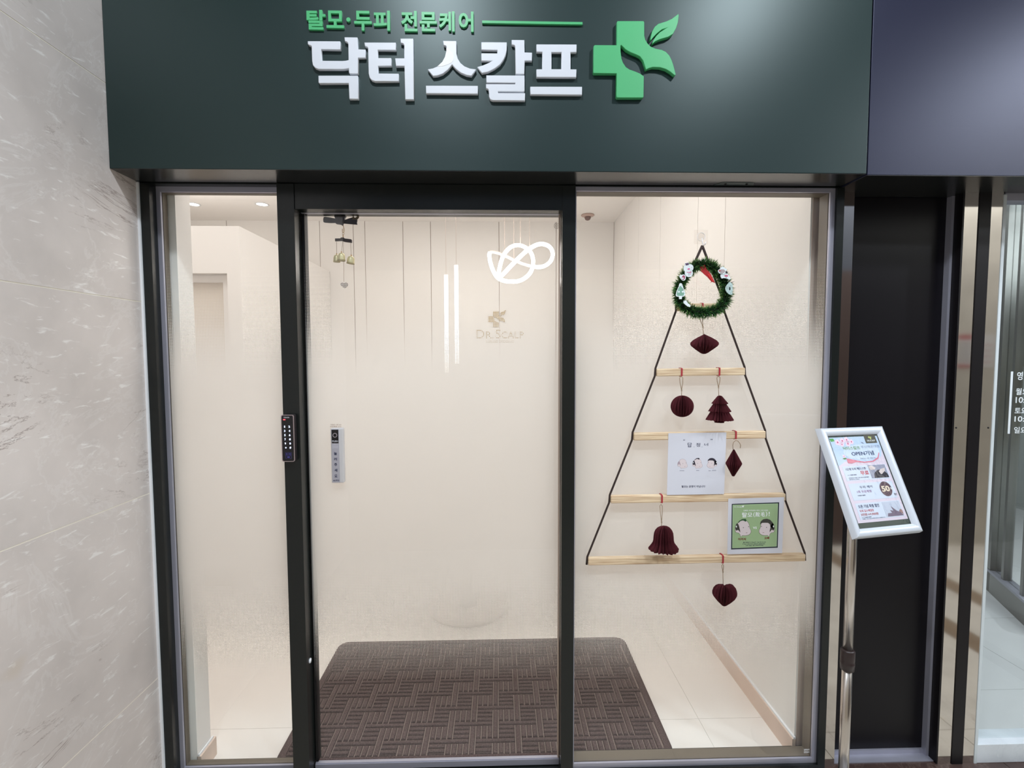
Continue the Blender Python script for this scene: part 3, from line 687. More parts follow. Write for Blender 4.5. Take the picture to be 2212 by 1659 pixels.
pss.disc('ring', cx_, pz1 - 0.0235, 0.0078, 0.0245, 0.0255, mat('ring_silver', (168, 158, 164), 0.4, 0.3), bw, 24, r2=0.0058)
KP = mat('key_print', (190, 190, 196), 0.5)
pss.text('PUSH', cx_ - 0.0098, pz1 - 0.0475, cx_ + 0.0098, pz1 - 0.0415, 0.0245, 0.0249, KP, bw, bold=0.02)
for k in range(3): pss.rect('groove', cx_ - 0.010, pz1 - 0.0585 - k * 0.0052, cx_ + 0.010, pz1 - 0.0572 - k * 0.0052, 0.0235, 0.0242, mat('groove_light', (205, 205, 214), 0.4), ps)
for k, ch in enumerate('눌러주세요'):
    zc = pz1 - 0.0875 - k * 0.0196
    pss.text(ch, cx_ - 0.0050, zc - 0.0055, cx_ + 0.0050, zc + 0.0050, 0.0235, 0.0240, INK, ps, bold=0.02)
pss.text('AUTO', cx_ - 0.0105, pz0 + 0.0068, cx_ + 0.0105, pz0 + 0.0118, 0.0235, 0.0240, INK, ps, bold=0.03)
PBT = mat('brown_vinyl', (150, 128, 116), 0.6)
sh = facade(0.0495)
for s_, (a0, b0, a1, b1) in (('자동문 시공 A/S', (713.8, 915.8, 737, 918.9)), ('010-9838-1212', (713.4, 920, 736.8, 922.8))):
    a, b2 = uv(a0, b1, .0495), uv(a1, b0, .0495); sh.text(s_, a[0], a[1], b2[0], b2[1], 0, 0.0003, PBT, ps, 'vinyl_lettering', bold=0.01)

# --- clear hook on the display window
HY = 0.0185
hk = empty('adhesive_hook', P(1516, 512, HY), 'clear round adhesive hook at the top of the wooden ladder', 'hook')
q = uv(1514, 512, HY); hs = facade(HY)
CLEARP = mat('clear_plastic', (246, 242, 240), 0.15)
hs.rect('adhesive_pad', q[0] - 0.024, q[1] - 0.024, q[0] + 0.024, q[1] + 0.024, 0.0, 0.0004, glass_mat('clear_pad', (0.975, 0.97, 0.965), 0.5), hk)
hs.disc('hook_plate', q[0], q[1], 0.0145, 0.0005, 0.004, CLEARP, hk, 28, r2=0.0128)
hs.disc('hook_disc', q[0], q[1], 0.0126, 0.0006, 0.003, glass_mat('clear_disc', (0.97, 0.965, 0.96), 0.6), hk, 28)
MB().tube([(q[0] + .002, HY - .005, q[1] - .004), (q[0] + .003, HY - .006, q[1] - .018), (q[0] + .005, HY - .010, q[1] - .030), (q[0] + .007, HY - .018, q[1] - .030), (q[0] + .009, HY - .020, q[1] - .021)], 0.002, 8).build('hook_arm', CLEARP, hk)

# --- wooden ladder tree
HC = 0.703
lad = empty('ladder_wall_hanging', (HC, 0.0, 0.82), 'hanging tree of pale wooden rods strung on two dark cords', 'wall decoration')
RY0, RY1 = -0.013, 0.0085
rods = [(0.6183, 0.7799, 1.7206, 1.7206), (0.5474, 0.8592, 1.4945, 1.4974), (0.4696, 0.9381, 1.2697, 1.2740), (0.3908, 1.0157, 1.0469, 1.0497), (0.3123, 1.0946, 0.8242, 0.8286)]
sc_ = (1.68 + RY0) / (1.68 + 0.012)
rods = [(a * sc_, b_ * sc_, 1.54 + (za - 1.54) * sc_, 1.54 + (zb - 1.54) * sc_) for a, b_, za, zb in rods]
RH = 0.0258
def rodz(i, x): a, b_, za, zb = rods[i]; return za + (zb - za) * (x - a) / (b_ - a)
for (a, b_, za, zb) in rods:
    L_ = math.hypot(b_ - a, zb - za); t = bmesh.new()
    m_ = MB(); m_.box(-L_ / 2, L_ / 2, RY0, RY1, -RH, 0, bev=0.0035)
    bmesh.ops.transform(m_.b, matrix=Matrix.Translation(((a + b_) / 2, 0, (za + zb) / 2)) @ Matrix.Rotation(-math.atan2(zb - za, b_ - a), 4, 'Y'), verts=list(m_.b.verts))
    m_.build('wooden_rod', PINE, lad)
apex = P(1517, 531, -0.004)
for sd in (0, 1):
    pts = [apex]
    for i, (a, b_, za, zb) in enumerate(rods):
        x, z = (a, za) if sd == 0 else (b_, zb); o_ = -0.002 if sd == 0 else 0.002
        pts += [Vector((x + o_, -0.003, z + 0.001)), Vector((x + o_ * 2, -0.003, z - RH))]
    pts[1] = pts[1] + Vector((0.002 * (-1 if sd == 0 else 1), 0, 0))
    mb = MB(); mb.tube(pts, [0.0045] + [0.0036] * (len(pts) - 1), 8); mb.build('cord', CORD, lad)

# --- tinsel wreath
wc = P(1518, 626, -0.022); RYc = wc[1]
wr = empty('tinsel_wreath', wc, 'small green tinsel wreath with cut out figures and red ribbon', 'wreath')
def wreath_mat():
    m, N, L = nt('green_tinsel'); b = N['Principled BSDF']; b.inputs['Roughness'].default_value = 0.45
    at = N.new('ShaderNodeAttribute'); at.attribute_name = 'tint'
    r = N.new('ShaderNodeValToRGB'); cr = r.color_ramp; cr.elements.new(0.5); cr.elements.new(0.5)
    for e, (p, c) in zip(cr.elements, ((0.0, (22, 40, 24)), (0.45, (48, 104, 50)), (0.75, (112, 158, 72)), (1.0, (222, 220, 140)))): e.position = p; e.color = (*lin(c), 1)
    L.new(at.outputs['Fac'], r.inputs['Fac']); L.new(r.outputs['Color'], b.inputs['Base Color']); return m
verts, faces, tint = [], [], []
RMAJ = 0.0805
def ringpt(a):                          # slightly triangular ring
    rr = RMAJ * (1 + 0.05 * math.cos(3 * (a - PI / 2)) * 1.0)
    return Vector((wc[0] + rr * math.cos(a), RYc, wc[2] + rr * math.sin(a)))
for k in range(5200):
    a = random.random() * 2 * PI; ph = random.random() * 2 * PI
    c0 = ringpt(a); rad = Vector((math.cos(a), 0, math.sin(a))); tan = Vector((-math.sin(a), 0, math.cos(a)))
    d_ = (rad * math.cos(ph) + Vector((0, -1, 0)) * math.sin(ph)) * 1.0
    d_ = (d_ + tan * random.uniform(-0.7, 0.7) + Vector((random.uniform(-.2, .2),) * 3)).normalized()
    ln = random.uniform(0.019, 0.033) * (0.92 if math.cos(ph) < -0.3 else 1.0)
    s_ = d_.cross(Vector((random.random() - .5, random.random() - .5, random.random() - .5))).normalized() * random.uniform(0.0008, 0.0016)
    base = c0 + d_ * 0.003; tip = c0 + d_ * ln; mid = c0 + d_ * ln * 0.6
    if tip[1] > 0.0125: continue
    n = len(verts); verts += [base - s_, base + s_, mid + s_ * 0.9, tip, mid - s_ * 0.9]; faces.append((n, n + 1, n + 2, n + 3, n + 4))
    t0 = random.choice((0.0, 0.05, 0.15, 0.35, 0.5)); tipc = random.choice((0.4, 0.8, 1.0, 1.0, 0.95))
    if math.sin(ph) > 0.5: tipc = random.choice((0.1, 0.3, 0.5, 0.75, 0.2, 0.95))
    tint += [t0 * .6, t0 * .6, t0, tipc, t0]
me = bpy.data.meshes.new('tinsel'); me.from_pydata([tuple(v) for v in verts], [], faces); at = me.attributes.new('tint', 'FLOAT', 'POINT'); at.data.foreach_set('value', tint)
me.materials.append(wreath_mat()); o = bpy.data.objects.new('tinsel', me); link(o, wr); o['kind'] = 'stuff'
MB().tube([ringpt(2 * PI * i / 48) for i in range(48)], 0.0075, 8, closed=True).build('wire_core', mat('core_green', (18, 38, 20), 0.8), wr)
ws = facade(RYc - 0.019)
WSY = RYc - 0.019
def wz(x, y): return uv(1470 + x / 16.592, 555 + y / 16.592, WSY)          # crop of the wreath top
def wz2(x, y): return uv(1420 + x / 5.35, 490 + y / 5.35, WSY)
def ell(cx_, cy_, rx, ry, n=20, rot=0): return [(cx_ + rx * math.cos(2 * PI * i / n) * math.cos(rot) - ry * math.sin(2 * PI * i / n) * math.sin(rot), cy_ + rx * math.cos(2 * PI * i / n) * math.sin(rot) + ry * math.sin(2 * PI * i / n) * math.cos(rot)) for i in range(n)]
CUTW = mat('cutout_white', (226, 234, 238), 0.5); CUTG = mat('cutout_mint', (128, 170, 152), 0.5); CUTP = mat('cutout_plum', (84, 66, 92), 0.5); CUTK = mat('cutout_pink', (206, 112, 138), 0.5); CUTGR = mat('cutout_grey', (178, 164, 166), 0.5)
def cut(name, pts, n0, n1, m_, parent, f=wz): return ws.poly(name, [f(*p) for p in pts], n0, n1, m_, parent)
# snowman
sn = cut('snowman_cutout', [(140,230),(280,205),(290,270)] + [(340,262),(400,285),(440,330),(455,395),(440,455),(405,500),(430,545),(432,610),(400,675),(340,720),(270,728),(200,700),(160,650),(145,590),(150,530),(120,490),(103,430),(110,370),(130,320),(160,300)], 0, 0.003, CUTW, wr)
cut('hat', [(150,240),(276,215),(285,295),(165,318),(180,300),(160,262)], 0.003, 0.0034, CUTP, sn); cut('nose', ell(282, 440, 46, 28, rot=-0.15), 0.003, 0.0034, PMAG, sn)
cut('scarf', [(195,545),(300,548),(375,525),(372,560),(330,572),(350,620),(335,648),(325,572),(230,568)], 0.003, 0.0034, PMAG, sn)
for q_ in ((285, 605), (288, 652)): cut('coat_button', ell(q_[0], q_[1], 13, 13, 10), 0.003, 0.0034, INK, sn)
# drummer, reindeer, mint tree, mint bauble, small white figure
dr = cut('drum_cutout', [(-10,640),(40,648),(90,630),(150,650),(182,720),(175,800),(140,845),(80,860),(30,820),(-20,760),(-50,680)], 0, 0.003, CUTW, wr); cut('drum_face', ell(92, 745, 55, 85, rot=0.2), 0.003, 0.0034, mat('cutout_rose', (168, 70, 104), 0.5), dr); cut('drum_mark', ell(70, 770, 28, 34), 0.0034, 0.0038, CUTW, dr)
re = cut('reindeer_cutout', [(1335,480),(1400,440),(1440,380),(1500,350),(1560,385),(1600,420),(1650,430),(1640,480),(1600,520),(1590,570),(1690,625),(1720,690),(1790,770),(1740,828),(1680,790),(1600,770),(1540,760),(1470,780),(1430,720),(1420,640),(1540,605),(1480,610),(1380,595),(1335,540)], 0, 0.003, CUTW, wr)
cut('face', ell(1480, 520, 105, 70, rot=-0.1), 0.003, 0.0034, CUTGR, re); cut('nose', ell(1390, 495, 36, 26), 0.0034, 0.0038, mat('cutout_coral', (206, 98, 110), 0.5), re); cut('body_patch', [(1560,650),(1680,645),(1680,715),(1570,715)], 0.003, 0.0034, CUTK, re); cut('ear', ell(1635, 560, 35, 44), 0.003, 0.0034, HAIR, re)
tr_ = cut('tree_cutout', [(265,650),(282,660),(295,700),(315,750),(318,790),(300,806),(282,808),(280,836),(248,836),(246,808),(220,806),(210,790),(222,740),(245,690),(252,660)], 0, 0.003, CUTW, wr, wz2)
cut('tree_print', [(262,680),(288,710),(308,775),(296,798),(230,798),(218,780),(238,715)], 0.003, 0.0034, CUTG, tr_, wz2)
for q_ in ((245, 752), (288, 752)): cut('tree_dot', ell(q_[0], q_[1], 11, 11, 12), 0.0034, 0.0038, CUTW, tr_, wz2)
ba = cut('bauble_cutout', [(1740,895),(1800,930),(1850,985),(1860,1060),(1850,1130),(1860,1210),(1840,1290),(1850,1350),(1790,1360),(1720,1340),(1660,1280),(1615,1210),(1595,1130),(1620,1050),(1665,990),(1710,940)], 0, 0.003, mat('cutout_pale_mint', (186, 208, 206), 0.5), wr)
cut('bauble_eye', ell(1748, 1140, 46, 85), 0.003, 0.0034, CUTW, ba); cut('bauble_pupil', ell(1748, 1140, 32, 66), 0.0034, 0.0038, mat('cutout_dark_teal', (40, 66, 64), 0.5), ba)
cut('small_cutout', [(300,855),(330,850),(345,880),(380,905),(375,928),(345,920),(320,900),(298,880)], 0, 0.003, CUTW, wr, wz2)
# red ribbon
rb = [(740,330),(830,290),(905,268),(985,420),(1130,610),(1250,850),(1280,930),(1230,900),(1180,880),(1090,920),(1150,870),(1000,700),(880,600),(770,490),(735,420)]
ws.poly('red_ribbon', [wz(*p) for p in rb], -0.010, -0.0085, REDRIB, wr)
ws.poly('red_ribbon', [wz(*p) for p in [(985, 600), (1085, 590), (1240, 850), (1180, 872)]], -0.0084, -0.0075, mat('red_ribbon_light', (206, 48, 48), 0.4), wr)

# --- honeycomb paper ornaments
def ornament(name, label, prof, c, px_rod, rod, twine_pts, pleats=11, pleat=0.72, extra=None):
    """prof: (radius, height) in metres about centre c; hangs by a twine loop from a red band round the rod"""
    o = empty(name, c, label, 'ornament')
    MB().fan(prof, c, pleats, PI - 0.06, 2 * PI + 0.06, pleat).build('paper_body', MAROON, o, recalc=False)
    x = px_rod; z = rodz(rod, x); hw = 0.0028
    yb = RY0 - 0.0012
    loop = [(x, RY1 + .001, z - RH * .5), (x, RY1 + .0008, z + .001), (x, (RY0 + RY1) / 2, z + .0018), (x, yb, z), (x, yb, z - RH * .5), (x, yb, z - RH), (x, (RY0 + RY1) / 2, z - RH - .0018), (x, RY1 + .001, z - RH)]
    mb = MB(); n = len(loop)
    A = [mb.b.verts.new((p[0] - hw, p[1], p[2])) for p in loop]; B = [mb.b.verts.new((p[0] + hw, p[1], p[2])) for p in loop]
    for i in range(n): mb.b.faces.new((A[i], B[i], B[(i + 1) % n], A[(i + 1) % n]))
    bo = mb.build('red_band', REDBAND, o); md = bo.modifiers.new('s', 'SOLIDIFY'); md.thickness = 0.0008; md.offset = 1
    mb = MB()
    for pts in twine_pts: mb.tube(pts, 0.0011, 6)
    mb.build('twine', TWINE, o)
    if extra: extra(o)
    return o
OY = -0.018
def orn(px, py, Y): return P(px, py, Y)
def twine_loop(top, knot, bottom, w_=0.0055):
    T, K, B = Vector(top), Vector(knot), Vector(bottom); h = T - K
    l1 = [T + Vector((0.0, 0, 0.0006)), T + Vector((-w_, 0, -0.004)), K + h * 0.55 + Vector((-w_ * .85, 0, 0)), K + h * 0.2 + Vector((-w_ * .3, 0, 0)), K]
    l2 = [T + Vector((0.0, 0, 0.0006)), T + Vector((w_, 0, -0.004)), K + h * 0.55 + Vector((w_ * .85, 0, 0)), K + h * 0.2 + Vector((w_ * .3, 0, 0)), K]
    kn = [K + Vector((-.002, 0, .003)), K + Vector((.0022, -.001, .001)), K + Vector((-.0022, -.001, -.001)), K + Vector((.002, 0, -.003))]
    return [l1, l2, kn, [K, B]]
def rx(px, py): return P(px, py, RY0)[0]
def sym(prof_px, cx_, cy_, Y, scale=1.0):
    C_ = P(cx_, cy_, Y); k = abs(P(cx_ + 1, cy_, Y)[0] - C_[0])
    return C_, [(max(0.0004, r * k), (cy_ - y) * k) for r, y in prof_px]
# rosette drop under the wreath
Yd = -0.030
C_, pr_ = sym([(0.5, 722), (4, 724), (14, 729), (24, 735), (29, 740), (29.5, 744), (27, 748), (18, 755), (8, 762), (4, 764), (0.5, 764.5)], 1521, 742, Yd)
xx = rx(1517.5, 665)
ornament('honeycomb_drop', 'dark red pleated paper drop hanging just below the wreath', pr_, C_, xx, 0, twine_loop((P(1517.5, 672, Yd)[0], -0.005, P(0, 672, -0.013)[2]), P(1518.5, 707, -0.024), P(1519.5, 724, Yd)))
# ball
C_, pr_ = sym([(0.5, 854.3)] + [(24.2 * math.sin(math.radians(a)), 877.5 - 23.3 * math.cos(math.radians(a))) for a in range(12, 180, 12)] + [(0.5, 900.8)], 1473.2, 877.5, -0.022)
ornament('honeycomb_ball', 'dark red pleated paper ball on the second wooden rod', pr_, C_, rx(1472.5, 803), 1, twine_loop(P(1471.5, 813.5, -0.016), P(1472.3, 843, -0.02), P(1472.3, 855, -0.022)))
# tree
C_, pr_ = sym([(0.5, 854.5), (3, 855), (5, 856), (17.2, 871), (17, 872), (13.5, 872.2), (23.7, 887.5), (23.3, 888.6), (19, 889), (29, 905.5), (28.5, 907), (10.4, 907.4), (10.2, 912.6), (0.5, 912.8)], 1554, 884, -0.026)
ornament('honeycomb_tree', 'dark red pleated paper fir tree on the second wooden rod', pr_, C_, rx(1554, 803), 1, twine_loop(P(1552.2, 813, -0.016), P(1552, 836.5, -0.02), P(1552.7, 856, -0.024)), 12, 0.6)
# diamond
C_, pr_ = sym([(0.5, 970.5), (2, 972), (16.6, 999), (16.8, 1000.5), (16.5, 1002), (2.5, 1028.5), (0.5, 1029)], 1584.5, 1000, -0.016)
kn = P(1583.5, 958, -0.016)
ornament('honeycomb_diamond', 'dark red pleated paper diamond beside the white notice', pr_, C_, rx(1589.5, 940), 2, [[P(1583.3, 971, -0.016), P(1583, 962, -0.017), P(1584.5, 955.5, -0.018), P(1589, 951.5, -0.018), P(1594, 952.5, -0.018), P(1598, 957.5, -0.018), P(1600, 962, -0.018), P(1599, 968, -0.018)]])
# bell
def clap(o): pass
C_, pr_ = sym([(0.5, 1135), (7, 1136), (13, 1139), (17.5, 1144), (20, 1150), (21, 1158), (21.5, 1166), (23, 1171), (28, 1178), (31.5, 1182), (32, 1185), (30.5, 1188), (26, 1189.5), (6.5, 1192), (5.5, 1195), (2, 1197), (0.5, 1197)], 1433, 1165, -0.033)
ornament('honeycomb_bell', 'dark red pleated paper bell hanging from the fourth wooden rod', pr_, C_, rx(1429.8, 1080), 3, twine_loop(P(1428, 1090, -0.018), P(1429, 1128, -0.028), P(1429, 1137, -0.033), 0.004), 10, 0.7)
# heart
C_, pr_ = sym([(0.5, 1266.5), (3, 1264.5), (7, 1262), (12, 1261), (18, 1263), (23, 1268.5), (25.5, 1276), (25.2, 1282), (22.5, 1288), (14, 1298.5), (5, 1307.5), (1.5, 1309.5), (0.5, 1309.8)], 1564.3, 1285, -0.026)
ornament('honeycomb_heart', 'dark red pleated paper heart hanging from the lowest wooden rod', pr_, C_, rx(1561.5, 1206), 4, twine_loop(P(1561.2, 1219, -0.018), P(1561.5, 1235, -0.02), P(1562.3, 1268, -0.024), 0.003))

# --- printed sheets
def smooth(pts, it=1):
    for _ in range(it):
        q = []
        for a_, b2 in zip(pts, pts[1:] + pts[:1]):
            q += [(a_[0] * .75 + b2[0] * .25, a_[1] * .75 + b2[1] * .25), (a_[0] * .25 + b2[0] * .75, a_[1] * .25 + b2[1] * .75)]
        pts = q
    return pts
def cartoon(sheet, parent, f, style, n, skin, line):
    """face traced in the 0..1 box of a head; f maps it onto the sheet; style picks the hair"""
    face = smooth([(0.16, 0.30), (0.30, 0.10), (0.55, 0.05), (0.78, 0.16), (0.88, 0.36), (0.90, 0.55), (1.0, 0.72), (0.94, 0.90), (0.72, 1.0), (0.42, 0.98), (0.40, 1.06), (0.36, 1.06), (0.32, 0.92), (0.22, 0.82), (0.06, 0.82), (0.02, 0.66), (0.04, 0.45)])
    ol = [((x - .5) * 1.045 + .5, (y - .55) * 1.045 + .55) for x, y in face]
    hd = sheet.poly('cartoon_head', [f(*p) for p in ol], n, n + .0002, line, parent)
    sheet.poly('face', [f(*p) for p in face], n + .0002, n + .0004, skin, hd)
    hm, hm2 = style[1], style[2]
    if style[0] == 'bald':
        sheet.poly('hair', [f(*p) for p in smooth([(0.17, 0.24), (0.25, 0.42), (0.32, 0.72), (0.29, 0.74), (0.16, 0.52), (0.10, 0.66), (0.04, 0.66), (0.05, 0.42)])], n + .0004, n + .0006, hm, hd)
    if style[0] in ('tuft', 'full'):
        sheet.poly('hair', [f(*p) for p in smooth([(0.13, 0.24), (0.24, 0.36), (0.34, 0.82), (0.28, 0.76), (0.20, 0.64), (0.06, 0.72), (0.02, 0.54), (0.04, 0.38)])], n + .0004, n + .0006, hm, hd)
        sheet.poly('hair_shine', [f(*p) for p in ell(0.085, 0.46, 0.035, 0.06, 12)], n + .0006, n + .0008, PWHITE, hd)
    if style[0] == 'tuft':
        sheet.poly('hair', [f(*p) for p in [(0.16, 0.26), (0.28, 0.12), (0.42, 0.02), (0.66, 0.0), (0.71, 0.09), (0.67, 0.17), (0.50, 0.09), (0.36, 0.12), (0.24, 0.22)]], n + .0004, n + .0006, hm2, hd)
    if style[0] == 'full':
        sheet.poly('hair', [f(*p) for p in [(0.05, 0.42), (0.14, 0.22), (0.30, 0.06), (0.50, 0.0), (0.72, 0.03), (0.88, 0.16), (0.94, 0.34), (0.80, 0.25), (0.60, 0.24), (0.42, 0.25), (0.30, 0.34), (0.28, 0.48), (0.10, 0.6)]], n + .0004, n + .0006, hm2, hd)
    for (x, y) in ((0.52, 0.52), (0.84, 0.46)): sheet.poly('eye', [f(*p) for p in ell(x, y, 0.022, 0.026, 10)], n + .0004, n + .0007, HAIR, hd)
    sheet.poly('mouth', [f(*p) for p in ell(0.72, 0.83, 0.055, 0.014, 12, -0.1)], n + .0004, n + .0007, mat('print_mouth', (160, 120, 128), 0.7), hd)
    return hd
PY = RY0 - 0.0015
pn = empty('white_notice', P(1505, 1068, PY), 'bluish white paper notice with three cartoon heads on the wooden rods', 'notice')
psh = facade(PY)
wq = lambda x, y: uv(1440 + x / 11.85, 930 + y / 11.85, PY)
psh.poly('sheet', [wq(45, 70), wq(1528, 48), wq(1468, 1625), wq(5, 1650)], 0, 0.0006, PAPER, pn)
def ptext(sheet, fq, s_, x0, y0, x1, y1, m_, parent, n=0.0006, bold=0.008):
    a, b2 = fq(x0, y1), fq(x1, y0)
    return sheet.text(s_, a[0], a[1], b2[0], b2[1], n, n + .0003, m_, parent, bold=bold)
for ch, x0, y0, x1, y1 in (('답', 535, 308, 645, 425), ('점', 752, 318, 858, 415), ('너', 962, 322, 1060, 392)): ptext(psh, wq, '정' if ch == '점' else ch, x0, y0, x1, y1, INK, pn)
for x in (700, 905): psh.poly('lettering', [wq(*p) for p in ell(x, 418, 9, 9, 8)], .0006, .0009, INKG, pn)
ptext(psh, wq, '“', 425, 225, 468, 258, INK, pn); ptext(psh, wq, '”', 1125, 212, 1172, 246, INK, pn)
ptext(psh, wq, '탈모는 운명이 아닙니다', 385, 1398, 985, 1462, INK, pn, bold=0.014)
for (x0, x1, y0, y1, st, fl) in ((275, 535, 715, 968, ('bald', SKINL, None), 1), (658, 915, 700, 968, ('tuft', HAIR, HAIR), 1), (1030, 1290, 700, 965, ('full', HAIR, HAIR), -1)):
    ff = (lambda u_, v_, x0=x0, x1=x1, y0=y0, y1=y1, fl=fl: wq(x0 + (x1 - x0) * (u_ if fl > 0 else 1 - u_), y0 + (y1 - y0) * v_ * 0.97))
    cartoon(psh, pn, ff, st, 0.0006, SKIN, SKINL)
def wave(sheet, fq, x0, x1, y, amp, m_, parent):
    pts = []; n_ = 14
    for i in range(n_ + 1): pts.append(fq(x0 + (x1 - x0) * i / n_, y + amp * math.sin(i * 2.1) - 5))
    for i in range(n_, -1, -1): pts.append(fq(x0 + (x1 - x0) * i / n_, y + amp * math.sin(i * 2.1) + 5))
    sheet.poly('pen_scribble', pts, .0006, .0009, m_, parent)
wave(psh, wq, 330, 450, 1026, 9, INKG, pn); wave(psh, wq, 755, 830, 1022, 6, INKG, pn); wave(psh, wq, 1070, 1125, 1028, 9, INKG, pn); wave(psh, wq, 1160, 1265, 1020, 14, INKG, pn)

gn = empty('green_poster', P(1632, 1195, PY), 'white bordered green poster comparing two cartoon heads on the lowest rod', 'poster')
gq = lambda x, y: uv(1570 + x / 12.76, 1070 + y / 12.76, PY)
psh.poly('sheet', [gq(40, 90), gq(1580, 50), gq(1522, 1590), gq(12, 1625)], 0, 0.0006, PAPER, gn)
psh.poly('border', [gq(135, 235), gq(1440, 190), gq(1400, 1440), gq(115, 1490)], .0006, .0009, mat('print_border', (38, 46, 54), 0.7), gn)
psh.poly('print_edge', [gq(160, 262), gq(1404, 222), gq(1368, 1405), gq(148, 1452)], .0009, .0011, mat('print_mint', (186, 214, 170), 0.7), gn)
psh.poly('print_field', [gq(172, 274), gq(1392, 234), gq(1356, 1392), gq(160, 1440)], .0011, .0013, LEAFG, gn)
ptext(psh, gq, 'Dr.Scalp', 200, 298, 410, 340, PWHITE, gn, .0013); psh.poly('leaf_mark', [gq(x, y) for x, y in ((410, 285), (440, 285), (470, 275), (465, 310), (440, 330), (420, 320))], .0013, .0016, PWHITE, gn)
ptext(psh, gq, '오빠와 아저씨의 차이 그건 바로!', 450, 388, 1130, 440, PWHITE, gn, .0013, 0.01)
for s_, x0, y0, x1, y1 in (('탈', 415, 468, 552, 606), ('모', 562, 478, 700, 586), ('(', 722, 462, 768, 598), ('脫', 778, 456, 905, 588), ('毛', 930, 456, 1045, 582), (')', 1062, 450, 1112, 582), ('!', 1148, 448, 1178, 568)): ptext(psh, gq, s_, x0, y0, x1, y1, PWHITE, gn, .0013, 0.02)
ptext(psh, gq, 'vs', 715, 860, 820, 922, PWHITE, gn, .0013)
ptext(psh, gq, '아저씨', 305, 1165, 522, 1240, PBROWN, gn, .0013, 0.03); ptext(psh, gq, '오빠', 1030, 1140, 1170, 1208, PBROWN, gn, .0013, 0.03)
for s_, x0, y0, x1, y1 in (('탈모증상이 있는데 그냥 두시나요', 450, 1270, 1070, 1306), ('더 늦기 전에 닥터스칼프와 상담하세요', 430, 1318, 1050, 1354), ('고민 말고 잘 관리하세요', 510, 1358, 1000, 1394)): ptext(psh, gq, s_, x0, y0, x1, y1, INK, gn, .0013, 0.0)
HD = mat('print_hair_dark', (60, 58, 52), 0.7)
for (x0, x1, y0, y1, st, fl) in ((218, 665, 645, 1130, ('tuft', HD, HAIRG), 1), (878, 1315, 640, 1125, ('full', HD, HD), -1)):
    ff = (lambda u_, v_, x0=x0, x1=x1, y0=y0, y1=y1, fl=fl: gq(x0 + (x1 - x0) * (u_ if fl > 0 else 1 - u_), y0 + (y1 - y0) * v_ * 0.95))
    cartoon(psh, gn, ff, st, 0.0013, SKIN, mat('print_face_line', (92, 92, 74), 0.7))

# --- brochure stand
BW, BH = 0.252, 0.334
tl_, tr__, br_, bl_ = Vector((0.9818, -0.1836, 1.3100)), Vector((1.2260, -0.1298, 1.3079)), Vector((1.2722, -0.2636, 1.0102)), Vector((1.0281, -0.3174, 1.0123))
Ub = ((tr__ - tl_) + (br_ - bl_)).normalized(); Vb = ((tl_ - bl_) + (tr__ - br_)); Vb = (Vb - Ub * Vb.dot(Ub)).normalized()
Cb = (tl_ + tr__ + br_ + bl_) / 4
bd = Sheet(Cb - Ub * BW / 2 - Vb * BH / 2, Ub, Vb)
YPOLE = -0.13
pt_, pb_ = P(1845.5, 1172, YPOLE), P(1817, 1655, YPOLE); XPO = (pt_[0] + pb_[0]) / 2
st = empty('sign_stand', (XPO, YPOLE, 0), 'silver pole stand with a tilted poster frame in front of the black panel', 'sign stand')
MB().lathe([(0.0005, 0.012), (0.02, 0.012), (0.13, 0.008), (0.14, 0.004), (0.14, 0.0)], (XPO, YPOLE, 0), 40).build('base_plate', mat('grey_base', (120, 120, 124), 0.4, 0.5), st)
zcl = P(1829, 1424, YPOLE)[2]; PR = 0.0152
MB().lathe([(PR, 0.010), (PR, zcl)], (XPO, YPOLE, 0), 28).build('pole_lower', POLE, st); MB().lathe([(PR * 0.95, zcl), (PR * 0.95, 1.13)], (XPO, YPOLE, 0), 28).build('pole_upper', POLE, st)
MB().lathe([(PR, -0.036), (PR * 1.35, -0.034), (PR * 1.42, -0.012), (PR * 1.42, -0.010), (PR * 1.35, -0.009), (PR * 1.4, 0.0), (PR * 1.4, 0.03), (PR * 1.3, 0.034), (PR, 0.036)], (XPO, YPOLE, zcl), 24).build('collar', mat('dark_brown_plastic', (46, 34, 34), 0.35), st)
MB().tube([(XPO, YPOLE, 1.12), tuple(bd.pt(BW * .5, BH * .46, -0.012))], 0.011, 12).build('tilt_bracket', mat('grey_base', (120, 120, 124), 0.4, 0.5), st)
FR = 0.0272
FW = mat('white_silver_frame', (212, 218, 228), 0.3, 0.15, coat=0.2)
bd.rect('backing_board', 0.004, 0.004, BW - .004, BH - .004, -0.008, -0.0005, mat('board_back', (150, 150, 152), 0.6), st)
def rail(pa, pb2, pc, pd):              # mitred rail with a rounded face: outer edge pa-pb2, inner edge pd-pc
    mb = MB(); K = 7; rowsA, rowsB = [], []
    for i in range(K + 1):
        t_ = i / K; h = 0.004 + 0.0085 * math.sin(PI * (0.12 + 0.80 * t_))
        if i == 0: h = -0.006
        if i == K: h = 0.002
        rowsA.append(mb.b.verts.new(bd.pt(pa[0] + (pd[0] - pa[0]) * t_, pa[1] + (pd[1] - pa[1]) * t_, h))); rowsB.append(mb.b.verts.new(bd.pt(pb2[0] + (pc[0] - pb2[0]) * t_, pb2[1] + (pc[1] - pb2[1]) * t_, h)))
    for i in range(K):
        f_ = mb.b.faces.new((rowsA[i], rowsB[i], rowsB[i + 1], rowsA[i + 1])); f_.smooth = True
    mb.build('frame_rail', FW, st)
o4 = [(0, 0), (BW, 0), (BW, BH), (0, BH)]; i4 = [(FR, FR), (BW - FR, FR), (BW - FR, BH - FR), (FR, BH - FR)]
for k in range(4): rail(o4[k], o4[(k + 1) % 4], i4[(k + 1) % 4], i4[k])
IW, IH = BW - 2 * FR, BH - 2 * FR
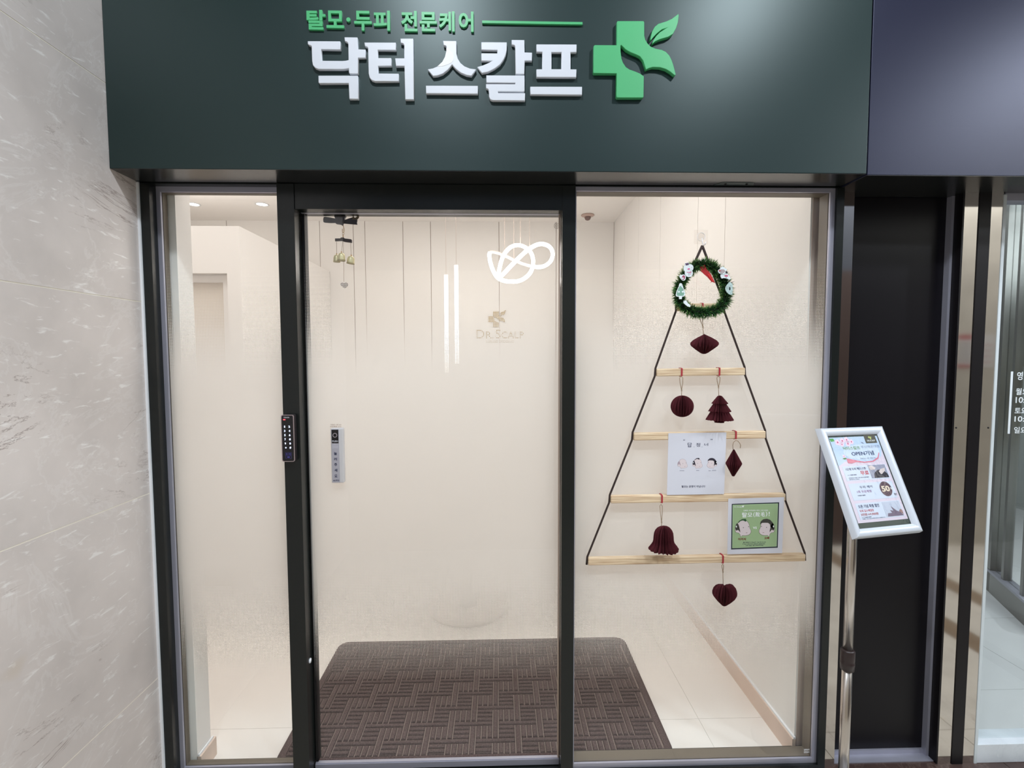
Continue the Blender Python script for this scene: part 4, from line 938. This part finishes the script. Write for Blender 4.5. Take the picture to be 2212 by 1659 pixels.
B_ = lambda s_, t_: (FR + IW * s_, BH - FR - IH * t_)
def brect(name, s0, t0, s1, t1, n, m_, parent=st): a, b2 = B_(s0, t1), B_(s1, t0); return bd.rect(name, a[0], a[1], b2[0], b2[1], n, n + .00025, m_, parent)
def btext(s_, s0, t0, s1, t1, m_, n=0.0012, bold=0.015): a, b2 = B_(s0, t1), B_(s1, t0); return bd.text(s_, a[0], a[1], b2[0], b2[1], n, n + .0002, m_, pst, bold=bold)
def bpoly(name, pts, n, m_): return bd.poly(name, [B_(*p) for p in pts], n, n + .00025, m_, pst)
brect('green_backing', -0.02, -0.02, 1.02, 1.02, 0.0, PDGREEN)
pst = brect('poster', 0.035, 0.018, 0.985, 0.945, 0.0004, PPINK)
bpoly('sky_print', [(0.035, 0.018), (0.985, 0.018), (0.985, 0.17), (0.93, 0.25), (0.80, 0.30), (0.55, 0.305), (0.35, 0.285), (0.20, 0.29), (0.035, 0.34)], 0.0007, PBLUE)
bpoly('title_glow', smooth([(0.30, 0.13), (0.62, 0.10), (0.9, 0.13), (0.93, 0.2), (0.84, 0.275), (0.6, 0.29), (0.3, 0.26), (0.18, 0.2)], 2), 0.0009, mat('print_pale_sky', (212, 226, 242), 0.7))
bpoly('logo_box', [(0.72, 0.0), (0.945, 0.0), (0.945, 0.10), (0.72, 0.10)], 0.0011, POLIVE)
btext('DR.SCALP', 0.755, 0.062, 0.915, 0.080, PWHITE, 0.0014, 0.02)
bpoly('leaf_mark', [(0.80, 0.025), (0.83, 0.02), (0.84, 0.03), (0.865, 0.022), (0.86, 0.036), (0.85, 0.056), (0.83, 0.056), (0.825, 0.042), (0.80, 0.04)], 0.0014, mat('print_lime', (190, 200, 120), 0.7))
for (s_, t_, r_) in ((0.17, 0.075, 0.055), (0.27, 0.06, 0.05), (0.36, 0.05, 0.05), (0.44, 0.075, 0.045), (0.24, 0.10, 0.04), (0.36, 0.095, 0.05), (0.20, 0.235, 0.03)):
    a = B_(s_, t_); fl_ = []
    for i in range(30): ang = 2 * PI * i / 30; rr = r_ * IW * (0.72 + 0.28 * abs(math.cos(2.5 * ang))); fl_.append((a[0] + rr * math.cos(ang), a[1] + rr * math.sin(ang)))
    bd.poly('blossom', fl_, 0.0011, 0.0013, PBLOSS, pst); bd.disc('blossom_heart', a[0], a[1], r_ * IW * 0.26, 0.0013, 0.0015, PMAG, pst, 10)
bpoly('leaf_print', [(0.035, 0.03), (0.11, 0.03), (0.12, 0.06), (0.05, 0.065)], 0.0011, mat('print_leaf', (96, 170, 90), 0.7)); bpoly('leaf_print', [(0.15, 0.262), (0.2, 0.25), (0.245, 0.255), (0.2, 0.272)], 0.0011, PGRN); bpoly('leaf_print', [(0.62, 0.08), (0.66, 0.085), (0.675, 0.105), (0.64, 0.10)], 0.0011, PGREYBL)
btext('닥터스칼프', 0.235, 0.128, 0.565, 0.166, PGRN); btext('부산해운대점', 0.59, 0.123, 0.955, 0.155, PGREYBL, bold=0.006)
btext('OPEN기념', 0.36, 0.186, 0.80, 0.236, PNAVY, bold=0.02)
bpoly('ribbon_print', [(0.225, 0.262), (0.275, 0.262), (0.40, 0.285), (0.55, 0.305), (0.72, 0.300), (0.84, 0.265), (0.90, 0.21), (0.91, 0.215), (0.85, 0.28), (0.73, 0.312), (0.55, 0.318), (0.40, 0.305), (0.30, 0.318), (0.235, 0.312)], 0.0011, mat('print_rose', (222, 132, 152), 0.7))
btext('특별한 할인 이벤트 혜택을 확인', 0.50, 0.262, 0.80, 0.278, PGREYBL, bold=0.0)
for t0, t1 in ((0.345, 0.505), (0.535, 0.715), (0.745, 0.915)): brect('offer_box', 0.095, t0, 0.94, t1, 0.0008, PBOX, pst)
btext('1단계 두피 헤드스캔', 0.145, 0.365, 0.53, 0.393, PNAVY, bold=0.02); btext('무료', 0.40, 0.405, 0.56, 0.452, PRED, bold=0.025)
btext('1+1 이벤트혜택', 0.145, 0.437, 0.31, 0.450, PNAVY); btext('두피관리시 이벤트 쿠폰 증정 및 할인혜택', 0.145, 0.470, 0.53, 0.481, PNAVY, bold=0.004); btext('예약문의 이벤트', 0.145, 0.487, 0.34, 0.497, PNAVY, bold=0.004)
ph = brect('photo_print', 0.585, 0.348, 0.925, 0.492, 0.0011, mat('photo_grey', (156, 158, 178), 0.6), pst)
def bchild(name, pts, n, m_, par): return bd.poly(name, [B_(*p) for p in pts], n, n + .0002, m_, par)
bchild('photo_hair', [(0.64, 0.492), (0.66, 0.44), (0.74, 0.405), (0.84, 0.405), (0.91, 0.45), (0.925, 0.492)], 0.0014, HAIR, ph); bchild('photo_hand', [(0.76, 0.42), (0.82, 0.395), (0.90, 0.385), (0.88, 0.42), (0.80, 0.455), (0.78, 0.45)], 0.0016, mat('photo_skin', (220, 206, 204), 0.6), ph); bchild('photo_hand', [(0.585, 0.36), (0.66, 0.352), (0.72, 0.38), (0.69, 0.40), (0.61, 0.40)], 0.0016, mat('photo_skin', (220, 206, 204), 0.6), ph)
btext('두피 케어', 0.29, 0.565, 0.53, 0.593, PNAVY, bold=0.01); btext('1회 무료체험', 0.21, 0.612, 0.48, 0.640, mat('print_violet', (150, 110, 160), 0.7), bold=0.01); btext('이벤트혜택', 0.20, 0.660, 0.34, 0.673, PNAVY)
a = B_(0.775, 0.615); bd.disc('badge', a[0], a[1], 0.0225, 0.0011, 0.0013, PPLUM, pst, 32); btext('50', 0.69, 0.582, 0.845, 0.645, mat('print_cream', (240, 224, 200), 0.7), 0.0014, 0.03); btext('%', 0.855, 0.603, 0.895, 0.625, PWHITE, 0.0014, 0.02); btext('할인', 0.895, 0.668, 0.945, 0.69, PPLUM)
btext('오픈 기념 특별 할인', 0.135, 0.762, 0.53, 0.797, PNAVY, bold=0.02); btext('두피 딥스케일링', 0.135, 0.812, 0.395, 0.838, PRED, bold=0.01); btext('3만원→9,900원', 0.135, 0.850, 0.46, 0.878, mat('print_brick', (170, 66, 76), 0.7), bold=0.015)
btext('1+1 이벤트혜택', 0.135, 0.887, 0.31, 0.898, PNAVY); btext('이벤트 기간 신규고객에 한하여 진행합니다', 0.135, 0.903, 0.56, 0.912, PNAVY, bold=0.004)
ph = brect('photo_print', 0.595, 0.752, 0.93, 0.905, 0.0011, mat('photo_pale', (196, 204, 222), 0.6), pst)
bchild('photo_hair', [(0.62, 0.905), (0.64, 0.872), (0.72, 0.87), (0.70, 0.84), (0.76, 0.85), (0.74, 0.80), (0.82, 0.85), (0.88, 0.87), (0.93, 0.905)], 0.0014, mat('photo_mauve', (108, 92, 116), 0.6), ph); bchild('photo_hand', [(0.86, 0.86), (0.90, 0.835), (0.93, 0.85), (0.93, 0.895)], 0.0016, mat('photo_warm', (160, 124, 120), 0.6), ph)
def cover_mat():
    m = glass_mat('wrinkled_cover', (0.985, 0.985, 0.985), 1.4); N, L = m.node_tree.nodes, m.node_tree.links
    tc = N.new('ShaderNodeTexCoord'); n_ = N.new('ShaderNodeTexNoise'); n_.inputs['Scale'].default_value = 60; n_.inputs['Detail'].default_value = 2
    bp = N.new('ShaderNodeBump'); bp.inputs['Strength'].default_value = 0.25; bp.inputs['Distance'].default_value = 0.002
    L.new(tc.outputs['Object'], n_.inputs['Vector']); L.new(n_.outputs['Fac'], bp.inputs['Height'])
    g = [x for x in N if x.type == 'BSDF_GLOSSY'][0]; L.new(bp.outputs['Normal'], g.inputs['Normal']); g.inputs['Roughness'].default_value = 0.03
    return m
brect('clear_cover', -0.01, -0.01, 1.01, 1.01, 0.0019, cover_mat())

# ================================================================== THINGS INSIDE
# --- entrance mat
MX0, MX1, MY0, MY1 = -0.858, 0.672, 0.094, 0.895
mt = empty('entrance_mat', ((MX0 + MX1) / 2, (MY0 + MY1) / 2, 0), 'dark brown ribbed entrance mat with basket weave pattern behind the glass front', 'mat')
ms = Sheet((0, 0, 0), (1, 0, 0), (0, 1, 0))
rr_ = rrect(MX0, MY0, MX1, MY1, 0.055, 6)
ms.poly('rubber_base', rr_, 0.0, 0.006, mat('mat_rubber', (70, 58, 57), 0.9, noise=0.15, nscale=120), mt)
ms.poly('carpet_ground', rrect(MX0 + .004, MY0 + .004, MX1 - .004, MY1 - .004, 0.052, 6), 0.006, 0.0075, CARPETD, mt)
u_ = 0.0230; vs, fs_ = [], []
def rib(x0, y0, x1, y1, h=0.0075):
    g = 0.0018; x0 += g; x1 -= g; y0 += g; y1 -= g
    x0, x1 = max(x0, MX0 + .034), min(x1, MX1 - .034); y0, y1 = max(y0, MY0 + .034), min(y1, MY1 - .034)
    if x1 - x0 < 0.004 or y1 - y0 < 0.004: return
    n = len(vs); e = 0.0042; z0 = 0.0074
    for (i_, z) in ((0, z0), (e * 0.35, z0 + h * 0.72), (e, z0 + h)): vs.extend([(x0 + i_, y0 + i_, z), (x1 - i_, y0 + i_, z), (x1 - i_, y1 - i_, z), (x0 + i_, y1 - i_, z)])
    for L0 in (0, 4):
        for k in range(4): fs_.append((n + L0 + k, n + L0 + (k + 1) % 4, n + L0 + 4 + (k + 1) % 4, n + L0 + 4 + k))
    fs_.append((n + 8, n + 9, n + 10, n + 11))
ni, nj = int((MX1 - MX0) / (4 * u_)) + 2, int((MY1 - MY0) / (4 * u_)) + 2
for i in range(-1, ni):
    for j in range(-1, nj):
        X, Y_ = MX0 + 0.02 + i * 4 * u_, MY0 + 0.02 + j * 4 * u_
        for k in range(3):
            if (i + j) % 2: rib(X + k * u_, Y_, X + (k + 1) * u_, Y_ + 3 * u_)
            else: rib(X, Y_ + k * u_, X + 3 * u_, Y_ + (k + 1) * u_)
        if (i + j) % 2 == 0: rib(X, Y_ + 3 * u_, X + 7 * u_, Y_ + 4 * u_)
        else: rib(X + 3 * u_, Y_, X + 4 * u_, Y_ + 7 * u_)
me = bpy.data.meshes.new('pile_rib'); me.from_pydata(vs, [], fs_); me.materials.append(CARPET); o = bpy.data.objects.new('pile_rib', me); link(o, mt); o['kind'] = 'stuff'
ms.poly('mat_border', [rrect(MX0 + .004, MY0 + .004, MX1 - .004, MY1 - .004, 0.052, 6), rrect(MX0 + .032, MY0 + .032, MX1 - .032, MY1 - .032, 0.026, 6)[::-1]], 0.0075, 0.0140, CARPET, mt, bev=0.002)

# --- wind chime behind the door glass
CY_ = 0.095
ch = empty('wind_chime', P(738, 462, CY_), 'black bow wind chime with three brass bells behind the door glass', 'wind chime')
chs = facade(CY_)
cq = lambda x, y: uv(680 + x / 8.292, 440 + y / 8.292, CY_)
bwk = chs.poly('bow', [cq(*p) for p in [(320, 110), (620, 110), (600, 185), (545, 275), (545, 300), (505, 400), (470, 380), (395, 370), (375, 340), (380, 275), (340, 185)]], 0, 0.010, BOW, ch)
chs.poly('ribbon_tail', [cq(*p) for p in [(170, 248), (200, 242), (290, 255), (385, 275), (382, 350), (290, 352), (190, 345), (165, 335), (160, 290)]], 0.002, 0.006, BOW, ch)
chs.poly('ribbon_tail', [cq(*p) for p in [(540, 300), (610, 275), (690, 250), (760, 290), (770, 300), (760, 345), (768, 382), (650, 372), (520, 360)]], 0.002, 0.006, BOW, ch)
chs.poly('gold_leaf', [cq(*p) for p in [(680, 290), (695, 232), (730, 262), (805, 222), (800, 265), (765, 300)]], 0.006, 0.008, mat('dark_gold', (110, 88, 56), 0.4, 0.5), ch)
def cp3(x, y, dy=0): q_ = cq(x, y); return (q_[0], CY_ - 0.004 + dy, q_[1])
mb = MB(); mb.tube([cp3(515, 395), cp3(528, 450), cp3(528, 510), cp3(515, 528), cp3(500, 510), cp3(502, 455)], 0.0012, 6)
mb.tube([cp3(515 + 18 * math.cos(a * PI / 6), 540 + 18 * math.sin(a * PI / 6)) for a in range(12)], 0.0007, 5, closed=True); mb.tube([cp3(514, 556), cp3(514, 620)], 0.0016, 6)
mb.build('hook_wire', GOLD, ch)
chs.poly('crossbar', [cq(*p) for p in [(375, 632), (470, 630), (480, 615), (530, 615), (545, 632), (660, 645), (672, 660), (668, 705), (550, 690), (480, 672), (375, 678)]], 0, 0.008, mat('dark_wood', (62, 48, 46), 0.5), ch)
for (x, y, w_, h_, dy, tilt, sx_) in ((400, 985, 62, 128, 0.0, 0.0, 400), (503, 970, 68, 140, -0.012, 0.04, 512), (655, 1015, 70, 135, -0.002, 0.13, 650)):
    c_ = Vector(cp3(x, y, dy)); k = abs(cq(x + 1, y)[0] - cq(x, y)[0])
    m_ = MB(); R0 = w_ * k; H0 = h_ * k
    m_.lathe([(0.0004, H0 * .52), (R0 * .45, H0 * .50), (R0 * .78, H0 * .36), (R0 * .92, H0 * .1), (R0 * .95, -H0 * .3), (R0 * 1.03, -H0 * .5), (R0 * .96, -H0 * .5), (R0 * .85, -H0 * .2), (R0 * .6, H0 * .25), (0.0004, H0 * .38)], (0, 0, 0), 22)
    bmesh.ops.transform(m_.b, matrix=Matrix.Translation(c_) @ Matrix.Rotation(tilt, 4, 'Y'), verts=list(m_.b.verts))
    bl = m_.build('bell', BRASS, ch)
    MB().lathe([(0.0004, 0.0045), (0.002, 0.003), (0.0022, 0), (0.0014, -0.002)], (c_[0] + math.sin(tilt) * H0 * .5, c_[1], c_[2] + H0 * .56), 10).build('bell_bead', GOLD, bl)
    MB().tube([(c_[0] + math.sin(tilt) * H0 * .5, c_[1], c_[2] + H0 * .56), cp3(sx_, 690 + (20 if sx_ > 600 else 0), dy * .3)], 0.0006, 5).build('bell_string', TWINE, bl)
MB().tube([cp3(514, 690), cp3(522, 900), cp3(527, 1400)], 0.0006, 5).build('long_string', mat('pale_string', (190, 166, 150), 0.8), ch)
def check_mat():
    m, N, L = nt('checked_cloth'); b = N['Principled BSDF']; tc = N.new('ShaderNodeTexCoord'); mp = N.new('ShaderNodeMapping'); mp.inputs['Rotation'].default_value = (0, math.radians(45), 0)
    c_ = N.new('ShaderNodeTexChecker'); c_.inputs['Scale'].default_value = 380; c_.inputs[1].default_value = (*lin((66, 40, 42)), 1); c_.inputs[2].default_value = (*lin((226, 214, 206)), 1)
    L.new(tc.outputs['Object'], mp.inputs[0]); L.new(mp.outputs[0], c_.inputs['Vector']); L.new(c_.outputs['Color'], b.inputs['Base Color']); return m
chs.poly('heart_tag', [cq(*p) for p in smooth([(530, 1432), (560, 1412), (585, 1420), (600, 1445), (590, 1475), (545, 1520), (510, 1500), (470, 1465), (465, 1435), (485, 1418), (510, 1415)], 1)], 0, 0.004, check_mat(), ch, label='small checked heart tag')

# --- dome camera and downlights on the ceiling
dc = PZ(1269.5, 464, IC); dm = empty('dome_camera', (dc[0], dc[1], IC), 'small white dome camera on the shop ceiling above the display window', 'camera')
MB().lathe([(0.0005, 0.0), (0.058, 0.0), (0.062, -0.006), (0.056, -0.012), (0.030, -0.020)], (dc[0], dc[1], IC), 32).build('base_ring', mat('dome_base', (190, 164, 152), 0.5), dm)
MB().lathe([(0.030, -0.018), (0.028, -0.034), (0.020, -0.046), (0.010, -0.051), (0.0005, -0.052)], (dc[0], dc[1], IC), 24).build('dome', mat('smoked_dome', (120, 92, 84), 0.08), dm)
for i, (x, y) in enumerate(((418, 441), (566, 441))):
    q_ = PZ(x, y, IC)
    dl = empty('downlight', (q_[0], q_[1], IC), ('round recessed downlight nearer the white wall end', 'round recessed downlight nearer the keypad post')[i], 'ceiling light', 'recessed downlights above the partition')
    MB().lathe([(0.052, -0.0005), (0.055, -0.004), (0.043, -0.004), (0.042, -0.0005)], (q_[0], q_[1], IC), 28).build('ring', WHITE, dl); MB().lathe([(0.0005, -0.002), (0.042, -0.002), (0.042, -0.0005)], (q_[0], q_[1], IC), 28).build('lens', DL, dl)
# --- looped LED pendant
LY = 1.75
path = [(1058, 546, 0.0), (1059, 566, -.03), (1067, 588, -.06), (1078, 602, -.08), (1098, 608, -.06), (1124, 606, -.02), (1145, 590, .02), (1152, 566, .05), (1145, 543, .08), (1124, 530, .10), (1103, 534, .09), (1087, 553, .07), (1079, 580, .03), (1077, 598, -.02), (1086, 593, -.08), (1103, 575, -.12), (1122, 556, -.13), (1144, 537, -.11), (1167, 527, -.06), (1187, 533, 0.0), (1194, 549, .05), (1188, 566, .08), (1172, 576, .09), (1152, 576, .08), (1132, 571, .06), (1110, 562, .04), (1090, 552, .03), (1070, 545, .01)]
ctl = [P(x, y, LY + dy) for x, y, dy in path]; fine = []
n = len(ctl)
for i in range(n):
    p0, p1, p2, p3 = ctl[i - 1], ctl[i], ctl[(i + 1) % n], ctl[(i + 2) % n]
    for k in range(4):
        t_ = k / 4; fine.append(0.5 * ((2 * p1) + (p2 - p0) * t_ + (2 * p0 - 5 * p1 + 4 * p2 - p3) * t_ ** 2 + (3 * p1 - p0 - 3 * p2 + p3) * t_ ** 3))
ct = sum(fine, Vector()) / len(fine)
pd_ = empty('loop_pendant_lamp', (ct[0], ct[1], IC), 'glowing white LED tube pendant twisted into loops', 'pendant lamp')
nb = 23 * 4
mb = MB(); mb.tube(fine[:nb + 1], 0.013, 10); mb.build('led_tube', LED, pd_)
mb = MB(); mb.tube(fine[nb:] + [fine[0]], 0.010, 10); mb.build('tube_back', mat('white_profile', (222, 206, 198), 0.5), pd_, 'unlit back of the tube')
for x, y, i_ in ((1078, 546, 27 * 4 - 8), (1084, 548, 26 * 4), (1119, 530, 9 * 4), (1133, 536, 17 * 4)):
    q_ = fine[i_ % len(fine)]; MB().tube([q_, (q_[0], q_[1], IC)], 0.0012, 5).build('wire', mat('wire_beige', (206, 186, 176), 0.6), pd_)
# --- two hanging LED rods
for i, (x, y0, y1, lab) in enumerate(((963.5, 594, 805, 'slim vertical LED rod hanging lower of the two'), (985.5, 573, 785, 'slim vertical LED rod hanging higher of the two'))):
    a_, b2 = P(x, y0, 2.6), P(x, y1, 2.6)
    lr = empty('led_rod_lamp', (a_[0], 2.6, IC), lab, 'hanging lamp', 'vertical LED rods by the back wall')
    MB().tube([(a_[0], 2.6, a_[2]), (a_[0], 2.6, b2[2])], 0.017, 14).build('led_rod', LEDR, lr); MB().tube([(a_[0], 2.6, a_[2]), (a_[0], 2.6, IC)], 0.0012, 5).build('wire', mat('wire_beige', (206, 186, 176), 0.6), lr)
# --- logo on the back wall
LYW = 3.159
lg = empty('wall_logo', P(1080, 740, LYW), 'beige cross and leaf emblem with lettering on the back wall', 'wall sign')
lw_ = facade(LYW); LGM = mat('pale_gold_logo', (190, 170, 134), 0.5, 0.1)
sx, ox, oy = 0.0485, 1054.5, 668.5      # emblem scale inside the photograph
lf = lambda pts: [uv(ox + (x - 165) * 0.0262, oy + (y - 60) * 0.0262, LYW) for x, y in pts]
lw_.poly('emblem_cross', lf(CROSS), 0, 0.01, LGM, lg); lw_.poly('emblem_leaf', lf(LEAF), 0, 0.01, LGM, lg)
for s_, x0, y0, x1, y1 in (('D', 1029, 712.5, 1046, 731), ('R.', 1049.5, 716.5, 1066.5, 731), ('S', 1070.5, 711.5, 1081, 731), ('CALP', 1083, 716.5, 1131, 731)):
    a_, b2 = uv(x0, y1, LYW), uv(x1, y0, LYW); lw_.text(s_, a_[0], a_[1], b2[0], b2[1], 0, 0.008, LGM, lg)
a_, b2 = uv(1050, 740, LYW), uv(1109, 735.5, LYW); lw_.text('HAIR AND CARE CLINIC', a_[0], a_[1], b2[0], b2[1], 0, 0.004, LGM, lg)
# --- round white pedestal table
sc = PZ(1011, 1306, 0.01)
ot = empty('pedestal_table', (sc[0], sc[1], 0), 'white round pedestal table faintly seen through the frosted glass', 'table')
WS = mat('white_lacquer', (230, 222, 214), 0.35)
MB().lathe([(0.0005, 0.022), (0.225, 0.020), (0.242, 0.014), (0.245, 0.006), (0.242, 0.0), (0.0005, 0.0)], (sc[0], sc[1], 0), 48).build('base', WS, ot)
MB().lathe([(0.06, 0.022), (0.035, 0.06), (0.03, 0.2), (0.03, 0.55), (0.06, 0.69)], (sc[0], sc[1], 0), 28).build('column', WS, ot)
MB().lathe([(0.0005, 0.69), (0.34, 0.69), (0.355, 0.70), (0.355, 0.712), (0.35, 0.716), (0.0005, 0.716)], (sc[0], sc[1], 0), 48).build('table_top', WS, ot)
# --- notice on the opposite pillar, made-up partition in place of reflections in the next glass door
NXC, NZC = 3.78, 1.57
nts = Sheet((NXC, OPY + 0.0205, NZC), (-1, 0, 0), (0, 0, 1))
nn = empty('red_white_notice', (NXC, OPY + 0.02, NZC - 0.13), 'red edged white notice on the marble pillar, mirrored in the steel strips', 'notice')
NP = mat('notice_paper', (214, 208, 202), 0.6); NR = mat('notice_red', (176, 66, 72), 0.6); ND = mat('notice_ink', (120, 112, 110), 0.6)
nts.rect('sheet', -0.16, -0.13, 0.16, 0.13, 0, 0.001, NP, nn)
nts.rect('red_header', 0.03, 0.09, 0.16, 0.13, 0.001, 0.0015, NR, nn); nts.rect('red_footer', 0.03, -0.13, 0.16, -0.105, 0.001, 0.0015, NR, nn)
for k in range(6): nts.rect('print_line', 0.04, -0.085 + k * 0.028, 0.15, -0.076 + k * 0.028, 0.001, 0.0014, ND, nn)
for k in range(4): nts.rect('red_line', -0.12, -0.09 + k * 0.045, -0.02, -0.084 + k * 0.045, 0.001, 0.0014, NR, nn)
ip = empty('reflection_partition', (2.3, 1.5, 0), 'steel framed glazed partition made up in place of reflections in the neighbouring glass door', 'partition')
g0, g1 = PZ(2146, 1278, 0), PZ(2260, 1385, 0)
dv = (g1 - g0); dv[2] = 0; ln = dv.length; dv.normalize()
gs = Sheet(g0, dv, (0, 0, 1)); STF = mat('brushed_frame', (140, 140, 136), 0.35, 0.6)
gs.rect('base_rail', -0.02, 0.0, ln, 0.13, -0.03, 0.03, STF, ip); gs.rect('base_trim', -0.02, 0.13, ln, 0.145, -0.035, 0.035, SILVER, ip)
gs.rect('upright', -0.04, 0.0, 0.02, 2.6, -0.03, 0.03, STF, ip); gs.rect('upright', 0.14, 0.145, 0.17, 2.6, -0.02, 0.02, STF, ip); gs.rect('upright', ln * .6, 0.145, ln * .6 + .03, 2.6, -0.02, 0.02, STF, ip)
gs.rect('pane', 0.02, 0.145, ln, 2.6, -0.003, 0.003, GLASS, ip); gs.rect('head_rail', -0.04, 2.6, ln, 2.7, -0.03, 0.03, STF, ip)
